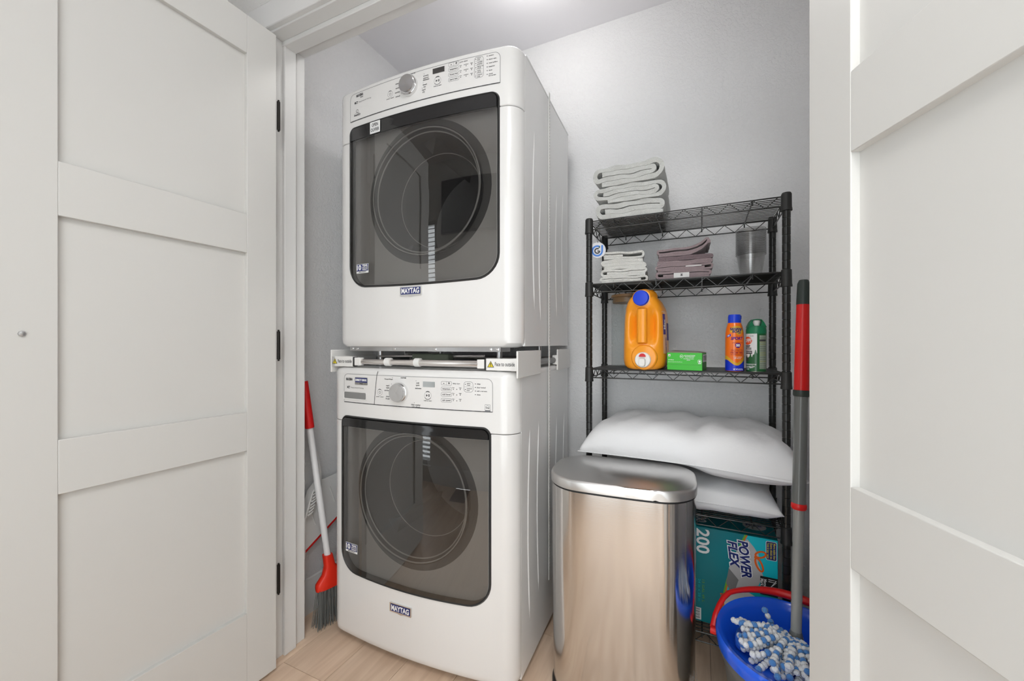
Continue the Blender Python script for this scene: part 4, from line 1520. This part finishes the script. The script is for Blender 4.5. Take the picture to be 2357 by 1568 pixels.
# ------------------------------------------------------------------ pillows
def pillow(name, label, hx_, hy_, th, loc, rot, deform, group, n=44, m=30):
    M_P = mat('pillow_cotton', (.80, .80, .81), .85, bump=('noise', 26, .22, .010), sheen=.15)
    mb = MB()
    def pos(s, t, side):
        ex = s * hx_ * (1 - .06 * (1 - t * t) * abs(s) ** 4)
        ey = t * hy_ * (1 - .10 * (1 - s * s) * abs(t) ** 4)
        f = max(0, (1 - abs(s) ** 7)) ** .5 * max(0, (1 - abs(t) ** 4.0)) ** .55
        return deform(ex, ey, side * th / 2 * f, s, t, side)
    top, bot = [], []
    g = lambda k, n_: sin((k / n_ * 2 - 1) * pi / 2) * .55 + (k / n_ * 2 - 1) * .45
    vs, fs = [], []
    for side in (1, -1):
        for i in range(n + 1):
            for j in range(m + 1):
                vs.append(pos(g(i, n), g(j, m), side))
    o_ = (n + 1) * (m + 1)
    idx = lambda i, j, sd: sd * o_ + i * (m + 1) + j
    for i in range(n):
        for j in range(m):
            fs.append((idx(i, j, 0), idx(i + 1, j, 0), idx(i + 1, j + 1, 0), idx(i, j + 1, 0)))
            fs.append((idx(i, j, 1), idx(i, j + 1, 1), idx(i + 1, j + 1, 1), idx(i + 1, j, 1)))
    mb.add(vs, fs)
    o = mb.build(name, M_P, recalc=False, smooth=None, loc=loc, rot=rot)
    bm = bmesh.new()
    bm.from_mesh(o.data)
    bmesh.ops.remove_doubles(bm, verts=bm.verts, dist=.0004)
    bmesh.ops.recalc_face_normals(bm, faces=bm.faces)
    bm.to_mesh(o.data)
    bm.free()
    o.data.shade_smooth()
    # seam cord round the edge
    path = []
    for k in range(40): path.append((-1 + 2 * k / 40, -1))
    for k in range(28): path.append((1, -1 + 2 * k / 28))
    for k in range(40): path.append((1 - 2 * k / 40, 1))
    for k in range(28): path.append((-1, 1 - 2 * k / 28))
    MB().tube([pos(s, t, 1) for s, t in path], .0016, 6, closed=True).build('seam', M_P, o, smooth=80)
    return tag(o, label, 'pillow', group)

def wrk(x, y, a=1.):
    return a * (.004 * sin(x * 31 + y * 17) + .003 * sin(x * 55 - y * 38 + 1) + .0018 * sin(x * 110 + y * 70))

def def_top(x, y, z, s, t, side):
    # flat underside resting on the bin lid and the lower pillow; pinched across the middle
    crease = math.exp(-((x - .040) / .026) ** 2)
    if side > 0:
        z *= 1.36 * (1 - .16 * crease * (1 - .6 * max(0, t)))
        z += .012 * max(0, t) * (1 - s * s) - .016 * max(0, s) ** 2 * (1 - abs(s) ** 6)
    else:
        k = 1 / (1 + math.exp(-(x - .06) / .02))
        z *= .10 + .46 * k * (t < .2)
    z += wrk(x, y, 1 if side > 0 else .15) * (1 - abs(s) ** 6) * (1 - abs(t) ** 6)
    return (x, y, z)
def def_low(x, y, z, s, t, side):
    z += wrk(x + 1, y) * (1 - abs(s) ** 6) * (1 - abs(t) ** 6) * .6
    if side < 0:
        z *= .75
    z += -.004 * abs(t) ** 2
    return (x, y, z)
pillow('bed_pillow', 'plump white pillow underneath on the fourth shelf of the rack', .255, .155, .112, (-.030, 1.572, SH[3] + .054), (0, 0, R(-1)), def_low, 'white pillows on the rack')
pillow('bed_pillow', 'plump white pillow lying on top above the steel bin', .332, .195, .165, (-.046, 1.558, SH[3] + .1820), (R(1), 0, R(-5)), def_top, 'white pillows on the rack')

# ------------------------------------------------------------------ stainless step bin
M_SS = mat('brushed_stainless', (.68, .665, .65), .14, metal=1, aniso=.85, arot=.25, bump=('brush', 9, .04, .002))
M_SSL = mat('stainless_lid', (.70, .69, .68), .34, metal=1, bump=('brush', 40, .02, .001))
can = thing('trash_can', 'tall brushed stainless steel trash can with a flat lid beside the washer', 'trash can', (-.2185, 1.262, 0), R(4))
def canring(k, kd, z, dy=0):
    pts = []
    for x, y in densify(rrect(.412 * k, .268 * kd, .098, 12), .02):
        if y < 0:
            y -= .012 * (1 - (x / .206) ** 2)
        pts.append((x, y + dy, z))
    return pts
ca = MB().loft([canring(.99, .99, .0), canring(1.0, 1.0, .004), canring(1.0, 1.0, .022), canring(.985, .985, .028)])
ca.build('base_ring', M_BLACKM, can, smooth=40)
MB().loft([canring(.975, .975, .026), canring(.98, .98, .03), canring(1.0, 1.0, .45), canring(1.0, 1.0, .628)]).build('body', M_SS, can, smooth=40)
MB().loft([canring(.985, .985, .6275), canring(.985, .985, .634)]).build('gasket', M_BLACKM, can, smooth=40)
MB().loft([canring(.99, .99, .633), canring(1.012, 1.018, .634), canring(1.014, 1.02, .655), canring(1.004, 1.005, .6605), canring(.985, .975, .6625)], True, True).build('lid', M_SSL, can, smooth=50)
bx('hinge_housing', M_BLACKM, -.12, .12, .132, .150, .54, .648, can, bevel=.004)
bx('pedal', M_BLACKM, -.045, .045, -.178, -.135, .008, .020, can, bevel=.004)
hb = MB()
hb.loft([[(.2075 + d_, y, z) for y, z in rrect(.075, .10, .02, 4, .075, .56)] for d_ in (-.02, .003)])
hb.build('side_handle', M_BLACKM, can, smooth=30)
q = MB()
put(q, 'isko', lambda a, b: (.2065 + .0 * a, a, b), -.040, .12, .05, 0, .01, width=.07)
q.build('maker_mark', M_WTEXT, can, smooth=None)

# ------------------------------------------------------------------ bin-liner box on the bottom shelf
bb = thing('liner_box', 'large teal box of kitchen bags standing on the bottom shelf behind the bucket', 'box', (.088, 1.500, SH[4] + .003), R(-1))
w2, hg, dp = .132, .318, .17
M_TEAL = mat('box_teal', (.01, .56, .66), .35)
M_TEALD = mat('box_teal_dark', (.0, .17, .20), .35)
bx('carton', M_TEALD, -w2, w2, 0, dp, 0, hg, bb, bevel=.002)
p = MB()
mats = [M_TEAL, M_WTEXT, M_NAVY, mat('print_bow', (.80, .13, .01), .4), M_BLACKM, mat('bag_grey', (.50, .49, .49), .5), mat('print_lime', (.16, .42, .04), .4), mat('bag_shadow', (.20, .20, .20), .5), mat('bag_white', (.68, .67, .66), .5), mat('print_yellow', (.70, .58, .05), .5)]
F = lambda d: (lambda a, b: (a, -d, b))
p.poly([(-w2 + .001, .001), (w2 - .001, .001), (w2 - .001, hg - .001), (-w2 + .001, hg - .001)], F(.0004), 0)
# dark left band behind the curved stripe
cur = [(-.030 + .062 * (zz / hg) ** 2 + .012 * (zz / hg), zz) for zz in [hg * i / 12 for i in range(13)]]
p.poly([(-w2 + .001, .001)] + [(a, max(.001, min(hg - .001, b))) for a, b in cur] + [(-w2 + .001, hg - .001)], F(.0007), 10)
mats.append(mat('box_teal_band', (.0, .20, .24), .35))
p.strip(cur, .006, F(.0010), 6)
p.strip([(a + .004, b) for a, b in cur], .0035, F(.0012), 3)
# photo of the bag
p.poly([(.048, .306), (.012, .25), (-.004, .20), (-.010, .16), (.02, .14), (.05, .15), (.080, .165), (.092, .20), (.078, .235), (.080, .262), (.066, .285)], F(.0014), 5)
p.poly([(-.004, .20), (-.012, .15), (.0, .125), (.016, .14), (.024, .168)], F(.0016), 7)
p.poly([(-.010, .125), (.03, .145), (.075, .125), (.090, .085), (.075, .03), (-.012, .03), (-.018, .08)], F(.0018), 8)
# lettering runs down the face
put(p, '200', F(.0020), -.083, .272, .054, 1, .022, rot=-90, width=.082)
put(p, 'Tall Kitchen Bags', F(.0020), -.121, .225, .024, 1, .03, rot=-90, width=.155)
put(p, 'EXPAND & GRIP', F(.0022), -.022, .075, .013, 3, .04, rot=-86, width=.075)
for i, s_ in enumerate(('13 GAL 49 L', '24 in x 28 in', '0.9 mil 22 micron', 'drawstring')):
    put(p, s_, F(.0020), -.080 - i * .012, .105, .010, 6 if i == 0 else 0, .0, rot=-90, width=.075)
for dx_, m_, bo, zz in ((0, 1, .10, .0022), (0, 2, .035, .0026)):
    put(p, 'POWER', F(zz), .040, .240, .038, m_, bo, rot=-84, width=.118 * (1.05 if m_ == 1 else 1), shear=.2)
    put(p, 'FLEX', F(zz), .008, .248, .036, m_, bo, rot=-84, width=.086 * (1.06 if m_ == 1 else 1), shear=.2)
def loop(cx_, cz_, ra, rb, tilt):
    c_, s_ = cos(R(tilt)), sin(R(tilt))
    return [(cx_ + ra * cos(2 * pi * i / 22) * c_ - rb * sin(2 * pi * i / 22) * s_, cz_ + ra * cos(2 * pi * i / 22) * s_ + rb * sin(2 * pi * i / 22) * c_) for i in range(22)]
p.strip(loop(.085, .264, .015, .009, 25), .0055, F(.0024), 3, closed=True)
p.strip(loop(.081, .231, .021, .008, -68), .0055, F(.0025), 3, closed=True)
p.poly(loop(.072, .253, .005, .004, 0), F(.0027), 3)
p.poly(rrect(.036, .070, .006, 3, .112, .266) if False else rrect(.030, .060, .005, 3, .114, .282), F(.0020), 1)
p.poly(rrect(.027, .057, .004, 3, .114, .282), F(.0023), 2)
for i, s_ in enumerate(('More stable than', 'Extra thick to', 'Twist & tear resist')):
    put(p, s_, F(.0026), .122 - i * .0085, .282, .0085, 9, .02, rot=-90, width=.050)
p.poly([(.084, .140), (w2 - .001, .140), (w2 - .001, .198), (.084, .198)], F(.0028), 4)
put(p, "Member's", F(.0032), .097, .169, .012, 1, .02, rot=-90, width=.042)
put(p, 'Mark.', F(.0032), .0885, .178, .012, 1, .02, rot=-90, width=.024)
for i in range(2):
    p.strip([(.106, .191 - .006 * i), (.127, .191 - .006 * i), (.113, .169), (.127, .147 + .006 * i), (.106, .147 + .006 * i)], .0026, F(.0032), 1)
p.poly([(-w2 + .004, .006), (-.086, .006), (-.086, .046), (-w2 + .004, .046)], F(.0020), 1)
for i in range(11):
    p.strip([(-w2 + .007, .010 + i * .0032), (-.090, .010 + i * .0032)], .0010 + .0009 * (i % 3 == 1), F(.0024), 4)
p.build('box_print', mats, bb, smooth=None)
p = MB()
Ft = lambda a, b: (a, b, hg + .0004)
Ft2 = lambda a, b: (a, b, hg + .0008)
put(p, '200', Ft, -.09, .08, .05, 0, .022, rot=-90, width=.08)
p.poly(arc(.075, .085, .035, 0, 350, 18), Ft, 1)
put(p, 'FLEX', Ft2, .075, .085, .018, 2, .04, width=.05)
p.build('top_print', [M_WTEXT, mats[5], M_NAVY], bb, smooth=None)

# ------------------------------------------------------------------ mop bucket with wringer
BX, BY = .203, 1.222
bk = thing('mop_bucket', 'grey oval mop bucket with blue wringer insert and red handle on the floor', 'bucket', (BX, BY, 0), R(-12))
A_, B_ = .166, .186
def ell(k, z, n=56, kb=None, dy=0):
    kb = k if kb is None else kb
    return [(A_ * k * cos(2 * pi * i / n), B_ * kb * sin(2 * pi * i / n) + dy, z) for i in range(n)]
M_BGREY = mat('bucket_grey', (.13, .13, .125), .4)
M_BBLUE = mat('wringer_blue', (.010, .11, .78), .22, coat=.4)
M_RED = mat('plastic_red', (.66, .012, .012), .32)
MB().loft([ell(.68, 0), ell(.70, .004), ell(.80, .12), ell(.90, .235), ell(.935, .240), ell(.955, .262), ell(.955, .272), ell(.935, .272), ell(.88, .235), ell(.68, .02)], True, True).build('bucket_shell', M_BGREY, bk, smooth=35)
secs = [ell(.945, .262), ell(.985, .266), ell(1.0, .284), ell(.995, .296), ell(.975, .301), ell(.95, .298)]
# basin deep at the back, shallow shelf in front
def basin(k, f):
    n = 56
    out = []
    for i in range(n):
        a = 2 * pi * i / n
        back = .5 + .5 * sin(a)
        kk = k * (1 - .0 * back)
        z = .298 - f * (.022 + .135 * back ** 1.3)
        cy_ = 0
        out.append((A_ * kk * cos(a), B_ * kk * sin(a) + cy_, z))
    return out
secs += [basin(.90, .12), basin(.84, .42), basin(.74, .75), basin(.58, .95), basin(.35, 1.02), basin(.12, 1.03)]
MB().loft(secs, False, True).build('wringer', M_BBLUE, bk, smooth=50)
# lighter oval boss on the wringer
MB().loft([[(-.095 + x * k, -.020 + y * k, z) for x, y in superell(.022, .050, 2.2, 28)] for z, k in ((.270, 1), (.2785, 1), (.281, .93))]).build('wringer_boss', mat('boss_blue', (.03, .14, .62), .3), bk, smooth=40)
# handle folded back over the rim
hp = []
for i in range(25):
    a = R(178 - 176 * i / 24)
    lift = sin(pi * i / 24)
    hp.append((A_ * 1.055 * cos(a), B_ * 1.02 * sin(a) * .98 - .01 + .006 * lift, .262 + .058 * min(1, lift * 2.2) ** .8))
mb = MB()
secs = []
for i, p_ in enumerate(hp):
    a = R(178 - 176 * i / 24)
    nx, ny = cos(a), sin(a)
    w = .0075 + .0045 * math.exp(-((i - 12) / 5.) ** 2)
    h_ = .0055 + .006 * math.exp(-((i - 12) / 5.) ** 2)
    secs.append([(p_[0] + nx * w * cos(t), p_[1] + ny * w * cos(t), p_[2] + h_ * sin(t)) for t in [2 * pi * j / 12 for j in range(12)]])
mb.loft(secs)
mb.build('handle', M_RED, bk, smooth=60)
for sx in (-1, 1):
    MB().cyl((sx * (A_ * .93), -.012, .258), (sx * (A_ * 1.075), -.012, .258), .010, seg=16).build('handle_pivot', M_RED, bk)
MB().loft([[(.128 + x, .02 + y, z) for x, y in superell(.018, .010, 3, 16)] for z in (.27, .288)]).build('clip', M_RED, bk, smooth=40)

# ------------------------------------------------------------------ mop
A = Vector((.214, 1.208, .262))
Bv = Vector((.2425, 1.268, 1.215))
mop = thing('mop', 'string mop with grey pole, red grip and blue and white yarn resting in the bucket', 'mop', A)
def on(t): return (Bv - A) * t
M_POLE = mat('pole_grey', (.15, .155, .15), .3, coat=.3)
M_POLEL = mat('pole_light_grey', (.30, .305, .29), .32, coat=.3)
MB().cyl(on(0), on(.395), .0118, seg=18).build('lower_pole', M_POLEL, mop)
MB().cyl(on(.39), on(.70), .0150, seg=18).build('upper_pole', M_POLE, mop)
MB().tube([on(.388), on(.392), on(.400), on(.404)], [.0150, .0172, .0172, .0150], 18).build('lock_ring', M_RED, mop)
MB().tube([on(.695), on(.70), on(.935)], [.0150, .0168, .0150], 18).build('grip', M_RED, mop)
MB().tube([on(.685), on(.69), on(.702)], [.0165, .0185, .0180], 18).build('grip_collar', mat('collar_dark', (.03, .04, .035), .4), mop)
MB().tube([on(.93), on(.935), on(.99), on(1.0)], [.0145, .0155, .0140, .010], 18).build('pole_cap', MATS['collar_dark'], mop)
MB().tube([on(-.015), on(0), on(.06), on(.075)], [.022, .0185, .0160, .0122], 18).build('mop_socket', M_POLE, mop)
M_YW = mat('yarn_white', (.74, .75, .77), .95, bump=('noise', 260, .8, .004), sheen=.4)
M_YB = mat('yarn_blue', (.07, .23, .56), .95, bump=('noise', 260, .8, .004), sheen=.4)
rnd = random.Random(3)
def bead_strand(path_fn, n, r, phase, ratio):
    mb = MB()
    L = [Vector(path_fn(i / n)) for i in range(n + 1)]
    for i in range(n):
        a, b = L[i], L[i + 1]
        d = (b - a)
        mid = (a + b) / 2
        dn = d.normalized()
        u = dn.orthogonal().normalized()
        v_ = dn.cross(u)
        hl = d.length * .60
        rr = r * rnd.uniform(.85, 1.12)
        secs = []
        for j in range(6):
            t = -1 + 2 * (j + .0) / 5
            k = math.sqrt(max(.04, 1 - t * t))
            secs.append([mid + dn * hl * t + (u * cos(q_) + v_ * sin(q_)) * rr * k for q_ in [2 * pi * m / 8 for m in range(8)]])
        mb.loft(secs, True, True, 1 if ((i + phase) % 5 in ratio) else 0)
    return mb
ns = 54
for k in range(ns):
    # strands fan from left round to the front and droop over the shallow shelf of the wringer
    fr = k / (ns - 1)
    layer = k % 4
    ang = R(168 + 118 * fr + rnd.uniform(-7, 7))
    ln = rnd.uniform(.095, .130) - .02 * abs(fr - .4)
    if fr > .75:
        ln -= .02
    bend = rnd.uniform(-.5, .5)
    z0 = .006 + .011 * layer
    def pf(t, ang=ang, ln=ln, bend=bend, z0=z0, layer=layer):
        a = ang + bend * t
        rr_ = .016 + ln * t
        x, y = rr_ * cos(a), rr_ * sin(a)
        # height of the wringer surface below the strand
        z = .020 + z0 + .010 * sin(pi * min(1, t * 1.3)) - .004 * t
        return (x, y, z)
    bead_strand(pf, 11, .0078, rnd.randint(0, 4), (0, 2) if k % 2 else (1,)).build('yarn_strand', [M_YW, M_YB], mop, smooth=80)
# one strand pokes up at the back
bead_strand(lambda t: (-.062 + .030 * t, .050 - .02 * t, .03 + .055 * (1 - t)), 5, .0075, 0, (0, 2)).build('yarn_strand', [M_YW, M_YB], mop, smooth=80)
bead_strand(lambda t: (-.115 + .09 * t, .045 - .04 * t, .030 + .012 * sin(pi * t)), 8, .0078, 0, (1, 3)).build('yarn_strand', [M_YW, M_YB], mop, smooth=80)

# ------------------------------------------------------------------ broom
b0 = Vector((-1.272, 1.092, .190))
b1 = Vector((-1.372, 1.012, 1.19))
br = thing('broom', 'broom with white pole, red grip and red head leaning against the left wall', 'broom', (b0.x, b0.y, 0))
M_WPOLE = mat('pole_white', (.74, .74, .75), .35)
off_ = Vector((b0.x, b0.y, 0))
def bon(t): return b0 + (b1 - b0) * t - off_
MB().cyl(bon(0), bon(1.0), .0118, seg=18).build('pole', M_WPOLE, br)
MB().tube([bon(.545), bon(.55), bon(.715), bon(.72)], [.0158, .0165, .0165, .0158], 18).build('grip', M_RED, br)
M_REDH = mat('broom_red', (.75, .03, .012), .35)
dirp = (b1 - b0).normalized()
# head: neck that widens to a flat angled block above the bristles
hd = MB()
def hsec(c, w, d_, ang=R(80), n=20):
    pts = []
    for x, y in superell(w, d_, 3, n):
        pts.append((c[0] + x * cos(ang) - y * sin(ang), c[1] + x * sin(ang) + y * cos(ang), c[2]))
    return pts
hd.loft([hsec((.006, .034, .135), .088, .020), hsec((.006, .034, .148), .090, .021), hsec((.004, .026, .160), .080, .020), hsec((.002, .010, .185), .040, .018), hsec((-.001, -.001, .215), .019, .017), hsec((-.006, -.006, .255), .0165, .0165)])
hd.build('broom_head', M_REDH, br, smooth=50)
bs = MB()
rnd = random.Random(5)
for i in range(360):
    s_, t_ = rnd.uniform(-1, 1), rnd.uniform(-1, 1)
    ax_, ay_ = s_ * .082, t_ * .016
    an = R(80)
    x0_, y0_ = .006 + ax_ * cos(an) - ay_ * sin(an), .034 + ax_ * sin(an) + ay_ * cos(an)
    sp = 1.12 + rnd.uniform(-.05, .08)
    ax_, ay_ = s_ * .082 * sp, t_ * .016 * 1.7 + rnd.uniform(-.004, .004)
    x1_, y1_ = .006 + ax_ * cos(an) - ay_ * sin(an), .034 + ax_ * sin(an) + ay_ * cos(an)
    bs.tube([(x0_, y0_, .138), (x1_, y1_, rnd.uniform(.001, .010))], .0010, 4)
o = bs.build('bristles', mat('bristle_grey', (.13, .135, .13), .5), br, smooth=None)
o['kind'] = 'stuff'

# ------------------------------------------------------------------ dustpan
M_DP = mat('dustpan_plastic', (.80, .80, .79), .35, trans=.0)
dpn = thing('dustpan', 'pale plastic dustpan with comb teeth and red lip hanging on edge behind the broom', 'dustpan', (-1.366, 1.128, .25))
def DP(a, b, d=0.):      # a along y (into the closet), b up, d away from the wall
    return (d, a, b)
pan = MB()
lower = [(-.082, .010), (.055, .125), (.150, .170)]
outl = [(-.085, .0), (.16, .125), (.16, .27), (.060, .262), (-.02, .255), (-.045, .235), (-.085, .14)]
pan.loft([[DP(a, b, d_) for a, b in outl] for d_ in (-.006, -.002)])
pan.build('pan', M_DP, dpn, smooth=30)
wall_ = MB()
edge = [(-.090, -.005), (-.088, .14), (-.052, .236), (-.022, .262)]
wall_.loft([[DP(a - .004, b, -.006), DP(a + .004, b, -.006), DP(a + .004, b, .026), DP(a - .004, b, .026)] for a, b in edge])
wall_.build('side_wall', M_DP, dpn, smooth=50, bevel=.002)
MB().loft([[DP(a, b - .006, -.006), DP(a, b + .002, -.006), DP(a, b + .002, -.001), DP(a, b - .006, -.001)] for a, b in ((-.086, -.004), (.16, .122))]).build('lip', M_RED, dpn)
for i in range(8):
    z = .155 + i * .0118
    yy = -.074 + i * .0042
    MB().tube([DP(yy - .004, z - .004, .024), DP(yy + .010, z + .001, .026), DP(yy + .020, z + .006, .026)], [.0034, .0034, .0018], 8).build('comb_tooth', M_DP, dpn, smooth=60)
MB().tube([DP(-.028, .245, .020), DP(-.020, .30, .018), DP(-.032, .36, .016), DP(-.040, .40, .014), DP(-.052, .418, .016)], [.012, .009, .008, .007, .005], 10).build('handle', M_DP, dpn, smooth=60)
for i in range(3):
    MB().tube([DP(-.02 + i * .045, .09 + i * .03, -.001), DP(-.045 + i * .045, .16 + i * .03, -.001)], .0022, 6).build('rib', M_DP, dpn)

# ------------------------------------------------------------------ room seen only in reflections
tv = thing('television', 'black flat television on the wall opposite the closet', 'television', (-1.10, RN + .001, 1.88))
bx('bezel', M_BLACKM, -.40, .40, .002, .035, 0, .40, tv, bevel=.004)
bx('screen', M_BLACK, -.388, .388, .034, .037, .012, .388, tv)
